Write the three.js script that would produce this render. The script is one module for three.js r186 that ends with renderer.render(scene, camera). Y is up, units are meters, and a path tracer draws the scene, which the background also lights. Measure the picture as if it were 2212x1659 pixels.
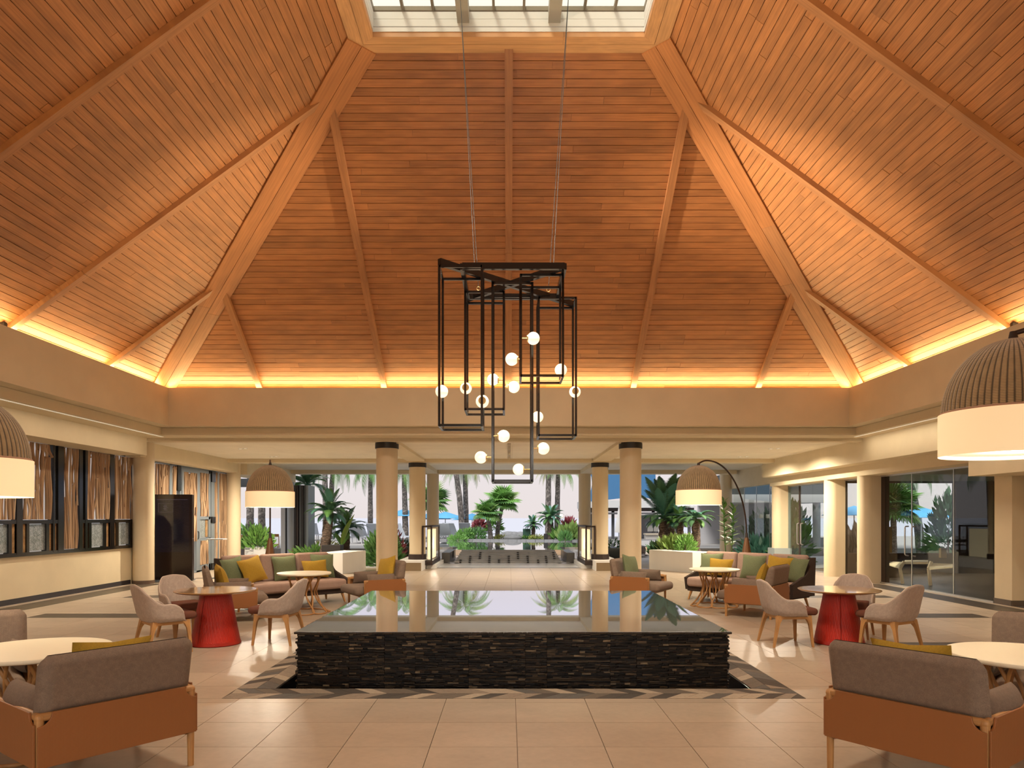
import * as THREE from 'three';
import { RoundedBoxGeometry } from 'three/addons/geometries/RoundedBoxGeometry.js';
import { mergeGeometries } from 'three/addons/utils/BufferGeometryUtils.js';
import { RectAreaLightUniformsLib } from 'three/addons/lights/RectAreaLightUniformsLib.js';

// ---------------------------------------------------------------- camera, sky, large lights, exposure
RectAreaLightUniformsLib.init();
const scene = new THREE.Scene();
const F = 1573, VX = 1099, VY = 1118, EYE = 1.576;          // focal length in pixels, vanishing point, eye height
const camera = new THREE.PerspectiveCamera(2 * Math.atan(829.5 / F) * 180 / Math.PI, 2212 / 1659, 0.05, 6000);
camera.position.set(0, EYE, 0);
camera.lookAt(0, EYE, -10);
camera.setViewOffset(2212, 1659, 1106 - VX, 829.5 - VY, 2212, 1659);   // shift lens: verticals stay vertical
const renderer = new THREE.WebGLRenderer();
renderer.toneMapping = THREE.LinearToneMapping;
renderer.toneMappingExposure = 1.0;
renderer.shadowMap.enabled = true;

{ // hazy evening sky: pinkish white at the horizon, lavender and pale blue above, the same all round
  const w = 64, h = 256, data = new Float32Array(w * h * 4);
  const stops = [[0, [0.84, 0.76, 0.75]], [3, [0.84, 0.77, 0.77]], [8, [0.77, 0.75, 0.88]], [20, [0.80, 0.82, 0.95]], [45, [1.35, 1.38, 1.45]], [90, [2.0, 2.0, 2.0]]];
  for (let y = 0; y < h; y++) {
    const e = Math.max(0, (y + 0.5) / h * 180 - 90);
    let i = 0; while (i < stops.length - 2 && e > stops[i + 1][0]) i++;
    const t = (e - stops[i][0]) / (stops[i + 1][0] - stops[i][0]);
    for (let x = 0; x < w; x++) for (let c = 0; c < 4; c++) data[(y * w + x) * 4 + c] = c < 3 ? stops[i][1][c] + (stops[i + 1][1][c] - stops[i][1][c]) * t : 1;
  }
  const sky = new THREE.DataTexture(data, w, h, THREE.RGBAFormat, THREE.FloatType);
  sky.mapping = THREE.EquirectangularReflectionMapping; sky.magFilter = THREE.LinearFilter; sky.needsUpdate = true;
  scene.background = sky;
}
const WARM = new THREE.Color().setRGB(1, 0.76, 0.36), WARM2 = new THREE.Color().setRGB(1, 0.86, 0.67);
const RC = 8.41, RH = 7.74, RY = 4.45, RS = 0.73, FH = 7.39; // roof: centre depth, half width at the eave, eave height, slope; half width of the fascia
function areaLight(x, y, d, w, h, dir, color, intensity) {
  const l = new THREE.RectAreaLight(color, intensity, w, h);
  l.position.set(x, y, -d); l.lookAt(x + dir[0], y + dir[1], -d + dir[2]); scene.add(l); return l;
}
function spot(x, y, d, tx, ty, td, color, intensity, angle, pen = 0.6, soft = 2) {
  const l = new THREE.SpotLight(color, intensity, 0, angle, pen, 2);
  l.position.set(x, y, -d); l.target.position.set(tx, ty, -td); l.castShadow = true; l.shadow.radius = soft;
  scene.add(l, l.target); return l;
}
const COVE = 55;
areaLight(0, 4.365, RC + FH + 0.2, 14.9, 0.07, [0, 0.9, 0.43], WARM, COVE);           // cove strips behind the fascia, on all four sides
areaLight(0, 4.365, RC - FH - 0.2, 14.9, 0.07, [0, 0.9, -0.43], WARM, COVE);
for (const s of [-1, 1]) { const l = areaLight(s * (FH + 0.2), 4.365, RC, 14.9, 0.07, [-s * 0.43, 0.9, 0], WARM, COVE); }
// added flood lights, hidden on the cove shelf, wash the opposite slopes; two stand by the far corners
for (const s of [-1, 1]) {
  spot(-s * (FH + 0.1), 4.55, 11.0, s * 5.0, 6.5, 11.9, WARM2, s > 0 ? 1500 : 700, 0.17, 1, 6);
  spot(s * 3.2, 4.55, RC - FH - 0.1, s * 2.6, 7.0, 13.2, WARM2, 20, 0.42, 1, 6);
  spot(s * (FH + 0.1), 4.55, 6.4, -s * 3.2, 8.1, 9.0, WARM2, s < 0 ? 380 : 110, 0.32, 1, 6);
}
// added fill spots, out of view by the skylight ring, shine down on the seating and the pool
for (const [x, tx, td] of [[-1.6, -3.4, 9.5], [-0.9, -2.6, 4.8], [0, 0, 6.4], [0.9, 2.6, 4.8], [1.6, 3.6, 9.5], [-0.4, -3.6, 13.2], [0.4, 3.8, 13.2], [0.2, 0, 12.5]]) spot(x, 8.25, 6.35, tx, 0, td, WARM2, td < 5 ? 18 : 66, 0.72, 1, 10);
// fill light lines and spots added in the soffit along both side aisles
for (const s of [-1, 1]) { areaLight(s * 7.8, 3.384, 8.4, 16, 0.05, [s * 0.12, -1, 0], new THREE.Color().setRGB(1, 0.87, 0.68), s > 0 ? 28 : 20); for (const d of [1.5, 4.4, 7.3, 10.2, 13.1, 15.9]) spot(s * 7.78, 3.38, d, s > 0 ? 7.4 : -7.85, 0, d, new THREE.Color().setRGB(1, 0.87, 0.68), s > 0 ? 26 : 18, s > 0 ? 0.55 : 0.8, 0.7, 1); }
// soft fill panels added in the unseen entrance ceiling behind the viewer
for (const x of [-4, 0, 4]) areaLight(x, 3.38, -3.2, 1.6, 1.2, [0, -1, -0.05], new THREE.Color().setRGB(1, 0.90, 0.77), 76);
// hazy high sun behind the building, very soft
{ const sun = new THREE.DirectionalLight(new THREE.Color().setRGB(1, 0.97, 0.92), 3.0); sun.position.set(-22, 60, 34); sun.target.position.set(0, 0, -14); sun.castShadow = true; sun.shadow.radius = 30; Object.assign(sun.shadow.camera, { left: -60, right: 60, top: 60, bottom: -60, far: 200 }); scene.add(sun, sun.target); }

// ---------------------------------------------------------------- helpers
let seed = 7;
const rnd = () => { seed |= 0; seed = seed + 0x6D2B79F5 | 0; let t = Math.imul(seed ^ seed >>> 15, 1 | seed); t = t + Math.imul(t ^ t >>> 7, 61 | t) ^ t; return ((t ^ t >>> 14) >>> 0) / 4294967296; };
const rr = (a, b) => a + (b - a) * rnd();
const V = (x, y, z) => new THREE.Vector3(x, y, z);
const P = (px, py, d) => V((px - VX) * d / F, EYE - (py - VY) * d / F, -d);        // the point at depth d on the ray through a pixel
const XL = (px, wall = 9) => wall * F / Math.abs(VX - px);                          // depth at which a side wall shows at pixel column px
const lin = (r, g, b) => new THREE.Color().setRGB(r, g, b);
const srgb = (r, g, b) => new THREE.Color(`rgb(${r},${g},${b})`);
const taken = {};
function numbered(n) { taken[n] = (taken[n] ?? -1) + 1; return taken[n] ? `${n}_${String(taken[n]).padStart(3, '0')}` : n; }
function clean(g) {
  let o = g.index ? g.toNonIndexed() : g;
  if (!o.attributes.normal) o.computeVertexNormals();
  if (!o.attributes.uv) o.setAttribute('uv', new THREE.BufferAttribute(new Float32Array(o.attributes.position.count * 2), 2));
  for (const k of Object.keys(o.attributes)) if (!['position', 'normal', 'uv'].includes(k)) o.deleteAttribute(k);
  return o;
}
const merge = (list) => list.length === 1 ? list[0] : mergeGeometries(list.map(clean));
function uvBox(g0, along = 0) {                                                       // uv in metres from the dominant axis of each face; along: which axis carries u
  const g = clean(g0), p = g.attributes.position, uv = g.attributes.uv, a = V(), b = V(), c = V();
  for (let i = 0; i < p.count; i += 3) {
    a.fromBufferAttribute(p, i); b.fromBufferAttribute(p, i + 1); c.fromBufferAttribute(p, i + 2);
    const n = b.clone().sub(a).cross(c.clone().sub(a)), m = [Math.abs(n.x), Math.abs(n.y), Math.abs(n.z)], k = m.indexOf(Math.max(...m));
    const ax = [0, 1, 2].filter((q) => q !== k); if (ax[1] === along) ax.reverse();
    [a, b, c].forEach((q, j) => uv.setXY(i + j, q.getComponent(ax[0]), q.getComponent(ax[1])));
  }
  return g;
}
const box = (w, h, d, x = 0, y = 0, z = 0) => new THREE.BoxGeometry(w, h, d).translate(x, y, z);
const rbox = (w, h, d, r, x = 0, y = 0, z = 0, seg = 3) => new RoundedBoxGeometry(w, h, d, seg, r).translate(x, y, z);
const span = (x0, x1, y0, y1, d0, d1) => box(x1 - x0, y1 - y0, d1 - d0, (x0 + x1) / 2, (y0 + y1) / 2, -(d0 + d1) / 2);   // a box between world limits (d = depth)
const cyl = (r0, r1, h, x = 0, y = 0, z = 0, n = 24) => new THREE.CylinderGeometry(r1, r0, h, n).translate(x, y + h / 2, z);
const tube = (pts, r, seg = 16, rad = 6, closed = false) => new THREE.TubeGeometry(new THREE.CatmullRomCurve3(pts, closed, 'catmullrom', 0.5), seg, r, rad, closed);
function bar(a, b, w, h, up = V(0, 1, 0)) {                                            // a straight bar from a to b
  const g = new THREE.BoxGeometry(w, h, a.distanceTo(b)), m = new THREE.Matrix4().lookAt(b, a, up);
  return g.applyMatrix4(m).translate((a.x + b.x) / 2, (a.y + b.y) / 2, (a.z + b.z) / 2);
}
function slab(c, n, t, uvs) {                                                          // a flat four-cornered piece: c = visible face, n = the way it faces, t = thickness
  const e = c[1].clone().sub(c[0]).cross(c[2].clone().sub(c[0]));
  let f = c, q = uvs; if (e.dot(n) < 0) { f = [...c].reverse(); q = uvs && [...uvs].reverse(); }
  const b = f.map((v) => v.clone().addScaledVector(n, -t)), pos = [], uv = [];
  const quad = (v, u) => { for (const i of [0, 1, 2, 0, 2, 3]) { pos.push(v[i].x, v[i].y, v[i].z); uv.push(u ? u[i][0] : 0, u ? u[i][1] : 0); } };
  quad(f, q); quad([b[3], b[2], b[1], b[0]], q && [q[3], q[2], q[1], q[0]]);
  for (let i = 0; i < 4; i++) { const j = (i + 1) % 4; quad([f[j], f[i], b[i], b[j]], q && [q[j], q[i], q[i], q[j]]); }
  const g = new THREE.BufferGeometry();
  g.setAttribute('position', new THREE.Float32BufferAttribute(pos, 3)); g.setAttribute('uv', new THREE.Float32BufferAttribute(uv, 2));
  g.computeVertexNormals(); return g;
}
function grid(nu, nv, fn, wrapU = false) {                                             // a smooth sheet from fn(u, v)
  const pos = [], uv = [], idx = [];
  for (let j = 0; j <= nv; j++) for (let i = 0; i <= nu; i++) { const p = fn(i / nu, j / nv); pos.push(p[0], p[1], p[2]); uv.push(p[3] ?? i / nu, p[4] ?? j / nv); }
  for (let j = 0; j < nv; j++) for (let i = 0; i < nu; i++) { const a = j * (nu + 1) + i, b = a + 1, c = a + nu + 1, d = c + 1; idx.push(a, b, d, a, d, c); }
  const g = new THREE.BufferGeometry();
  g.setAttribute('position', new THREE.Float32BufferAttribute(pos, 3)); g.setAttribute('uv', new THREE.Float32BufferAttribute(uv, 2)); g.setIndex(idx);
  g.computeVertexNormals();
  if (wrapU) { const n = g.attributes.normal; for (let j = 0; j <= nv; j++) { const a = j * (nu + 1), b = a + nu; const m = V(n.getX(a) + n.getX(b), n.getY(a) + n.getY(b), n.getZ(a) + n.getZ(b)).normalize(); n.setXYZ(a, m.x, m.y, m.z); n.setXYZ(b, m.x, m.y, m.z); } }
  return g;
}
const shade = (m) => { m.castShadow = true; m.receiveShadow = true; return m; };
function part(parent, name, geo, mat, label) { const m = shade(new THREE.Mesh(geo, mat)); m.name = name; if (label) m.userData.label = label; parent.add(m); return m; }
function thing(name, label, category, pos = [0, 0, 0], turn = 0, group) {
  const o = new THREE.Group(); o.name = numbered(name); o.position.set(pos[0], pos[1], pos[2]); o.rotation.y = turn;
  o.userData = { label, category }; if (group) o.userData.group = group; scene.add(o); return o;
}
function solo(name, geo, mat, label, category, group, kind) {
  const m = shade(new THREE.Mesh(geo, mat)); m.name = numbered(name); m.userData = { label, category }; if (group) m.userData.group = group; if (kind) m.userData.kind = kind; scene.add(m); return m;
}
function struct(name, geo, mat, label) { const m = shade(new THREE.Mesh(geo, mat)); m.name = numbered(name); m.userData = { kind: 'structure', label }; scene.add(m); return m; }
function structGroup(name, label) { const o = new THREE.Group(); o.name = numbered(name); o.userData = { kind: 'structure', label }; scene.add(o); return o; }
function copyOf(o, label, pos, turn, group) {
  const c = o.clone(); c.name = numbered(o.name.replace(/_\d{3}$/, '')); c.userData = { ...o.userData, label }; if (group) c.userData.group = group;
  c.position.set(pos[0], pos[1], pos[2]); c.rotation.y = turn; scene.add(c); return c;
}
const facing = (fx, fd) => Math.atan2(fx, -fd);                                        // turn that points local +z to (fx, depth fd)

// ---------------------------------------------------------------- procedural textures
function hash(x, y, s) { let h = Math.imul(x, 374761393) + Math.imul(y, 668265263) + Math.imul(s, 982451653) | 0; h = Math.imul(h ^ h >>> 13, 1274126177); return ((h ^ h >>> 16) >>> 0) / 4294967296; }
function noise(x, y, px, py, s) {                                                      // periodic value noise
  const xi = Math.floor(x), yi = Math.floor(y), fx = x - xi, fy = y - yi, m = (a, n) => ((a % n) + n) % n, u = fx * fx * (3 - 2 * fx), v = fy * fy * (3 - 2 * fy);
  const a = hash(m(xi, px), m(yi, py), s), b = hash(m(xi + 1, px), m(yi, py), s), c = hash(m(xi, px), m(yi + 1, py), s), d = hash(m(xi + 1, px), m(yi + 1, py), s);
  return a + (b - a) * u + (c - a) * v + (a - b - c + d) * u * v;
}
const fbm = (x, y, px, py, s, n = 4) => { let t = 0, w = 0.5, f = 1; for (let i = 0; i < n; i++) { t += w * noise(x * f, y * f, px * f, py * f, s + i); w /= 2; f *= 2; } return t / (1 - w * 2); };
function tex(w, h, fn, isColor, rx = 1, ry = 1) {
  const data = new Uint8Array(w * h * 4);
  for (let y = 0; y < h; y++) for (let x = 0; x < w; x++) { const c = fn(x / w, y / h); for (let k = 0; k < 3; k++) data[(y * w + x) * 4 + k] = Math.max(0, Math.min(255, 255 * (Array.isArray(c) ? c[k] : c))); data[(y * w + x) * 4 + 3] = 255; }
  const t = new THREE.DataTexture(data, w, h); t.wrapS = t.wrapT = THREE.RepeatWrapping; t.magFilter = THREE.LinearFilter; t.minFilter = THREE.LinearMipmapLinearFilter; t.generateMipmaps = true;
  if (isColor) t.colorSpace = THREE.SRGBColorSpace; t.repeat.set(rx, ry); t.needsUpdate = true; return t;
}
const again = (t, rx, ry) => { const c = t.clone(); c.repeat.set(rx, ry); c.needsUpdate = true; return c; };
const mat = (color, roughness = 0.7, o = {}) => new THREE.MeshStandardMaterial({ color, roughness, ...o });
const phys = (color, roughness = 0.7, o = {}) => new THREE.MeshPhysicalMaterial({ color, roughness, ...o });
// wood: u runs along the grain, one repeat is 2.4 m by 0.6 m
const woodFn = (u, v) => { const w = fbm(u * 4, v * 6, 4, 6, 3, 3), g = fbm(u * 6 + w * 0.6, v * 60, 6, 60, 11, 3), b = fbm(u * 8, v * 5, 8, 5, 23, 3), k = 0.74 + 0.20 * (g - 0.5) + 0.16 * (b - 0.5) + 0.16; return [k, k * (0.985 + 0.03 * (g - 0.5)), k * 0.97]; };
const woodTex = tex(1024, 256, woodFn, true, 1 / 2.4, 1 / 0.6);
const clothTex = tex(256, 256, (u, v) => 0.8 + 0.16 * (hash(Math.floor(u * 128), Math.floor(v * 128), 5) - 0.5) + 0.05 * Math.sin(u * 256 * Math.PI) * Math.sin(v * 256 * Math.PI) + 0.1 * (fbm(u * 10, v * 10, 10, 10, 8) - 0.5), true, 4, 4);
const clothBump = tex(256, 256, (u, v) => 0.5 + 0.25 * Math.sin(u * 128 * Math.PI) + 0.25 * Math.sin(v * 128 * Math.PI), false, 4, 4);
const plasterTex = tex(256, 256, (u, v) => 0.93 + 0.06 * (fbm(u * 6, v * 6, 6, 6, 4) - 0.5), true, 0.4, 0.4);
const stoneTex = tex(256, 256, (u, v) => 0.62 + 0.7 * (fbm(u * 6, v * 20, 6, 20, 14) - 0.5), true, 2, 6);
const tileTex = tex(512, 512, (u, v) => { const k = 0.9 + 0.10 * (fbm(u * 5, v * 9, 5, 9, 31) - 0.5) + 0.05 * (fbm(u * 60, v * 60, 60, 60, 35, 2) - 0.5); return [k, k * 0.995, k * 0.985]; }, true, 0.5, 0.5);
// ---------------------------------------------------------------- materials
const M = {};
M.cream = mat(lin(0.74, 0.62, 0.41), 0.75, { map: plasterTex });
M.creamColumn = mat(lin(0.72, 0.59, 0.39), 0.6, { map: plasterTex });
M.ceilCream = mat(lin(0.84, 0.76, 0.60), 0.7, { map: plasterTex });
M.whitePaint = mat(lin(0.58, 0.57, 0.55), 0.55);
M.roof = [0, 1, 2, 3, 4, 5, 6].map((i) => mat(lin(0.44, 0.175, 0.056).multiplyScalar([1, 0.9, 1.07, 0.95, 0.83, 1.12, 1.02][i]), 0.5, { map: woodTex }));
M.roofBeam = mat(lin(0.42, 0.18, 0.066), 0.5, { map: woodTex });
M.roofBack = mat(lin(0.42, 0.17, 0.055), 0.8);
M.oak = mat(lin(0.52, 0.27, 0.095), 0.5, { map: again(woodTex, 1, 3) });
M.oakDark = mat(lin(0.16, 0.068, 0.022), 0.5, { map: again(woodTex, 1, 3) });
M.tile = [1, 0.95, 1.03, 0.98].map((k) => phys(lin(0.465 * k, 0.375 * k, 0.285 * k), 0.35, { map: tileTex, specularIntensity: 0.9 }));
M.grout = mat(lin(0.16, 0.11, 0.075), 0.9);
M.darkStone = phys(lin(0.13, 0.095, 0.065), 0.4, { map: stoneTex });
M.black = mat(lin(0.012, 0.010, 0.010), 0.45);
M.blackMetal = mat(lin(0.007, 0.005, 0.004), 0.16);
M.bronze = mat(lin(0.03, 0.018, 0.014), 0.5, { metalness: 0.2 });
M.brass = mat(lin(0.55, 0.38, 0.16), 0.35, { metalness: 0.9 });
M.steel = mat(lin(0.55, 0.55, 0.55), 0.3, { metalness: 0.9 });
M.greyMetal = mat(lin(0.19, 0.22, 0.245), 0.45, { metalness: 0.3 });
M.leather = phys(lin(0.265, 0.098, 0.026), 0.5, { bumpMap: again(clothBump, 2, 2), bumpScale: 0.0006 });
const cloth = (c, k = 1) => phys(c, 0.95, { map: clothTex, bumpMap: clothBump, bumpScale: 0.0015 * k, sheen: 0.25, sheenRoughness: 0.6, sheenColor: c.clone().multiplyScalar(1.2) });
M.taupe = cloth(lin(0.325, 0.232, 0.17));
M.mauve = cloth(lin(0.66, 0.52, 0.43));
M.rust = cloth(lin(0.26, 0.085, 0.045));
M.sofa = cloth(lin(0.63, 0.43, 0.34));
M.sofaShell = cloth(lin(0.062, 0.036, 0.024));
M.yellow = cloth(lin(0.66, 0.40, 0.035));
M.green = cloth(lin(0.245, 0.29, 0.145));
M.rim_highlight = mat(lin(0.62, 0.5, 0.4), 0.8);  // pale colour standing for the highlight along chair shell rims
M.creamTop = phys(lin(0.80, 0.73, 0.55), 0.4);
M.pool = new THREE.MeshPhysicalMaterial({ color: lin(0.72, 0.72, 0.74), metalness: 0.92, roughness: 0.015 });
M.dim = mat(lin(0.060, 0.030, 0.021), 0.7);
M.glass = phys(lin(0.93, 0.96, 0.95), 0.0, { transmission: 1, thickness: 0, ior: 1.5, specularIntensity: 0.45 });
M.leaf = [lin(0.085, 0.20, 0.055), lin(0.15, 0.32, 0.07), lin(0.07, 0.16, 0.08), lin(0.19, 0.29, 0.075)].map((c) => phys(c, 0.45, { side: THREE.DoubleSide, transmission: 0, specularIntensity: 0.6 }));
M.leafBlue = phys(lin(0.055, 0.165, 0.12), 0.42, { side: THREE.DoubleSide });
M.leafYellow = phys(lin(0.34, 0.36, 0.085), 0.5, { side: THREE.DoubleSide });
M.leafPink = phys(lin(0.28, 0.06, 0.075), 0.5, { side: THREE.DoubleSide });
M.barkTex = tex(64, 128, (u, v) => 0.6 + 0.7 * (fbm(u * 8, v * 24, 8, 24, 71) - 0.5), true, 1, 1);
M.bark = mat(lin(0.30, 0.21, 0.16), 0.95, { map: M.barkTex });
M.barkGrey = mat(lin(0.42, 0.36, 0.32), 0.95, { map: M.barkTex });
M.whiteStone = mat(lin(0.80, 0.79, 0.76), 0.6, { map: plasterTex });
M.greyStone = mat(lin(0.50, 0.50, 0.51), 0.7, { map: stoneTex });
M.cascadeStone = mat(lin(0.66, 0.67, 0.70), 0.5, { map: stoneTex });
M.paleGrey = mat(lin(0.52, 0.51, 0.52), 0.7, { map: plasterTex });
M.leafBright = phys(lin(0.22, 0.36, 0.06), 0.45, { side: THREE.DoubleSide });
M.wet = phys(lin(0.3, 0.3, 0.31), 0.15, { metalness: 0.4 });
M.wetPale = phys(lin(0.55, 0.55, 0.56), 0.2);
M.greyDark = mat(lin(0.05, 0.055, 0.06), 0.5);
// ---------------------------------------------------------------- roof: planked hip with a skylight
const TOPS = RH - 2.19;                                   // how far in from the eave the slope runs
const RL = Math.hypot(1, RS), RN = V(0, -1 / RL, -RS / RL);   // in local (along, up, out): the way the planks face
function roofPoint(k, a, s, off = 0) {                    // k: 0 back, 1 left, 2 right, 3 near
  const y = RY + RS * s + RN.y * off, o = RH - s + RN.z * off;
  return k === 0 ? V(a, y, -(RC + o)) : k === 1 ? V(-o, y, -(RC + a)) : k === 2 ? V(o, y, -(RC - a)) : V(-a, y, -(RC - o));
}
const roofNormal = (k) => roofPoint(k, 0, 1, 1).sub(roofPoint(k, 0, 1, 0)).normalize();
{
  const names = ['ceiling_back', 'ceiling_left', 'ceiling_right', 'ceiling_front'];
  const rows = 58, S0 = -0.32, ds = (TOPS - S0) / rows;
  for (let k = 0; k < 4; k++) {
    const g = structGroup(names[k], ['sloping timber ceiling above the garden opening, seen face on', 'sloping timber ceiling above the wall of branch screens', 'sloping timber ceiling above the glazed wall', 'sloping timber ceiling over the entrance'][k]);
    const n = roofNormal(k);
    const e = 0.5, b0 = -0.4;
    part(g, 'backing', slab([roofPoint(k, -(RH - b0), b0, -0.03), roofPoint(k, RH - b0, b0, -0.03), roofPoint(k, RH - TOPS, TOPS, -0.03), roofPoint(k, -(RH - TOPS), TOPS, -0.03)], n, 0.12), M.roofBack);
    if (k === 3) { part(g, 'board_lining', slab([roofPoint(k, -(RH - b0), b0, -0.01), roofPoint(k, RH - b0, b0, -0.01), roofPoint(k, RH - TOPS, TOPS, -0.01), roofPoint(k, -(RH - TOPS), TOPS, -0.01)], n, 0.015, [[0, 0], [15, 0], [10, 6], [5, 6]]), M.roof[0]); continue; }
    for (let i = 0; i < rows; i++) {
      const s0 = S0 + i * ds + 0.0035, s1 = S0 + (i + 1) * ds - 0.0035, w = RH - s0;
      const cuts = [-w]; let a = -w + rr(1.0, 5);
      while (a < w - 0.5) { cuts.push(a); a += rr(2.6, 6); } cuts.push(w);
      for (let j = 0; j + 1 < cuts.length; j++) {
        const first = j === 0, last = j + 2 === cuts.length, a0 = cuts[j] + (first ? 0 : 0.002), a1 = cuts[j + 1] - (last ? 0 : 0.002);
        const b0_ = first ? -(RH - s1) : a0, b1_ = last ? RH - s1 : a1, u = rr(0, 2.4), v = rr(0, 0.6), lift = rr(-0.003, 0.003);
        const geo = slab([roofPoint(k, a0, s0, lift), roofPoint(k, a1, s0, lift), roofPoint(k, b1_, s1, lift), roofPoint(k, b0_, s1, lift)], n, 0.018, [[u + a0, v], [u + a1, v], [u + b1_, v + 0.12], [u + b0_, v + 0.12]]);
        const q = rnd(); part(g, 'plank', geo, M.roof[q < 0.34 ? 0 : q < 0.5 ? 3 : q < 0.66 ? 6 : q < 0.78 ? 1 : q < 0.9 ? 2 : q < 0.96 ? 4 : 5]);
      }
    }
    for (const ra of [-5.5, -2.75, 0, 2.75, 5.5]) {
      const s1 = Math.min(TOPS, RH - Math.abs(ra)) - 0.05, joint = rr(1.2, 3.4), w = 0.062;
      for (const [q0, q1] of s1 > 3 ? [[-0.3, joint], [joint + 0.004, s1]] : [[-0.3, s1]])
        part(g, 'rafter', slab([roofPoint(k, ra - w, q0, 0.075), roofPoint(k, ra - w, q1, 0.075), roofPoint(k, ra + w, q1, 0.075), roofPoint(k, ra + w, q0, 0.075)], n, 0.075, [[q0, rnd()], [q1, 0.1], [q1, 0.22], [q0, 0.22]]), M.roofBeam);
    }
  }
  // hip beams: a wide carrier with two cover boards under it
  for (const [sx, sd, say] of [[-1, 1, 'beside the branch screen wall'], [1, 1, 'beside the glazed wall'], [-1, -1, 'over the entrance, branch screen side'], [1, -1, 'over the entrance, glazed side']]) {
    const g = structGroup('trim', 'timber hip beam of two boards running up to the skylight ' + say);
    const at = (s, off, side) => { const o = RH - s; return V(sx * o + side * sd * 0.7071, RY + RS * s - off, -(RC + sd * o) + side * sx * 0.7071); };
    const nn = V(0, -1, 0);
    const piece = (s0, s1, w0, w1, off, t, m, name) => part(g, name, slab([at(s0, off, w0), at(s1, off, w0), at(s1, off, w1), at(s0, off, w1)], nn, t, [[s0, 0], [s1, 0], [s1, w1 - w0], [s0, w1 - w0]]), m);
    piece(-0.3, TOPS + 0.06, -0.27, 0.27, 0.07, 0.09, M.roofBeam, 'carrier');
    piece(-0.3, TOPS + 0.06, -0.22, 0.22, 0.11, 0.04, M.roofBeam, 'packing_board');
    for (const [w0, w1] of [[-0.245, -0.004], [0.004, 0.245]]) { const q = rr(1.5, 3.5); piece(-0.3, q, w0, w1, 0.16, 0.05, M.roofBeam, 'cover_board'); piece(q + 0.004, TOPS + 0.06, w0, w1, 0.16, 0.05, M.roof[2], 'cover_board'); }
  }
  // ring of two boards round the skylight, pale boarded reveal, glazing with bars and two beams
  M.ringBoardLit = mat(lin(0.60, 0.31, 0.13), 0.5, { map: woodTex });  // roof wood lightened in colour to look lit by the skylight
  const ring = structGroup('trim', 'two timber boards framing the skylight opening, coloured lighter as if lit');
  const h = RH - TOPS, yT = RY + RS * TOPS;
  for (let k = 0; k < 4; k++) for (const [o0, o1, q] of [[0.10, -0.085, 0], [-0.091, -0.26, 1]]) {
    const pt = (a, o) => { const b = roofPoint(k, a, TOPS, 0); const dist = h + o; return k === 0 ? V(a, yT - 0.1 + q * 0.0, -(RC + dist)) : k === 1 ? V(-dist, yT - 0.1, -(RC + a)) : k === 2 ? V(dist, yT - 0.1, -(RC - a)) : V(-a, yT - 0.1, -(RC - dist)); };
    const j = rr(-1, 1);
    for (const [e0, e1] of [[-1, j], [j + 0.003, 1]]) {
      const A = (o, e) => e <= -1 ? -(h + o) : e >= 1 ? h + o : e;
      part(ring, 'ring_board', slab([pt(A(o0, e0), o0), pt(A(o0, e1), o0), pt(A(o1, e1), o1), pt(A(o1, e0), o1)], V(0, -1, 0), 0.09, [[0, 0], [2, 0], [2, 0.18], [0, 0.18]]), M.ringBoardLit);
    }
  }
  const rev = structGroup('trim', 'white painted boards lining the skylight shaft'), r0 = h - 0.255;
  for (let k = 0; k < 4; k++) for (let i = 0; i < 3; i++) {
    const y0 = yT - 0.06 + i * 0.105, y1 = y0 + [0.06, 0.1, 0.1][i], L = 2 * r0, b = k % 2 ? box(0.03, y1 - y0, L) : box(L, y1 - y0, 0.03);
    part(rev, 'shaft_board', b.translate([0, -r0, 0, r0][k] || 0, (y0 + y1) / 2 + (i === 0 ? 0.03 : 0), -(RC + [r0, 0, -r0, 0][k])), M.whitePaint);
  }
  const sk = structGroup('window_1', 'skylight with pale panes between dark bars'), yG = yT + 0.30, nb = 9, st = 2 * r0 / nb;
  M.skylight = phys(lin(1, 0.97, 0.86), 0.2, { transmission: 1, thickness: 0 });
  for (let i = 0; i < nb; i++) for (let j = 0; j < 5; j++) part(sk, 'pane', box(st - 0.03, 0.01, 2 * r0 / 5 - 0.03, -r0 + (i + 0.5) * st, yG + 0.03, -(RC - r0 + (j + 0.5) * 2 * r0 / 5)), M.skylight);
  M.barGrey = mat(lin(0.20, 0.17, 0.12), 0.6);
  for (let i = 0; i <= nb; i++) part(sk, 'glazing_bar', box(0.035, 0.07, 2 * r0, -r0 + i * st, yG, -RC), M.barGrey);
  for (let j = 0; j <= 5; j++) part(sk, 'glazing_bar', box(2 * r0, 0.06, 0.035, 0, yG, -(RC - r0 + j * 2 * r0 / 5)), M.barGrey);
  for (const i of [3, 6]) part(sk, 'skylight_beam', box(0.17, 0.22, 2 * r0 - 0.03, -r0 + i * st, yG - 0.1, -RC), mat(lin(0.30, 0.28, 0.24), 0.6));
}
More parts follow.
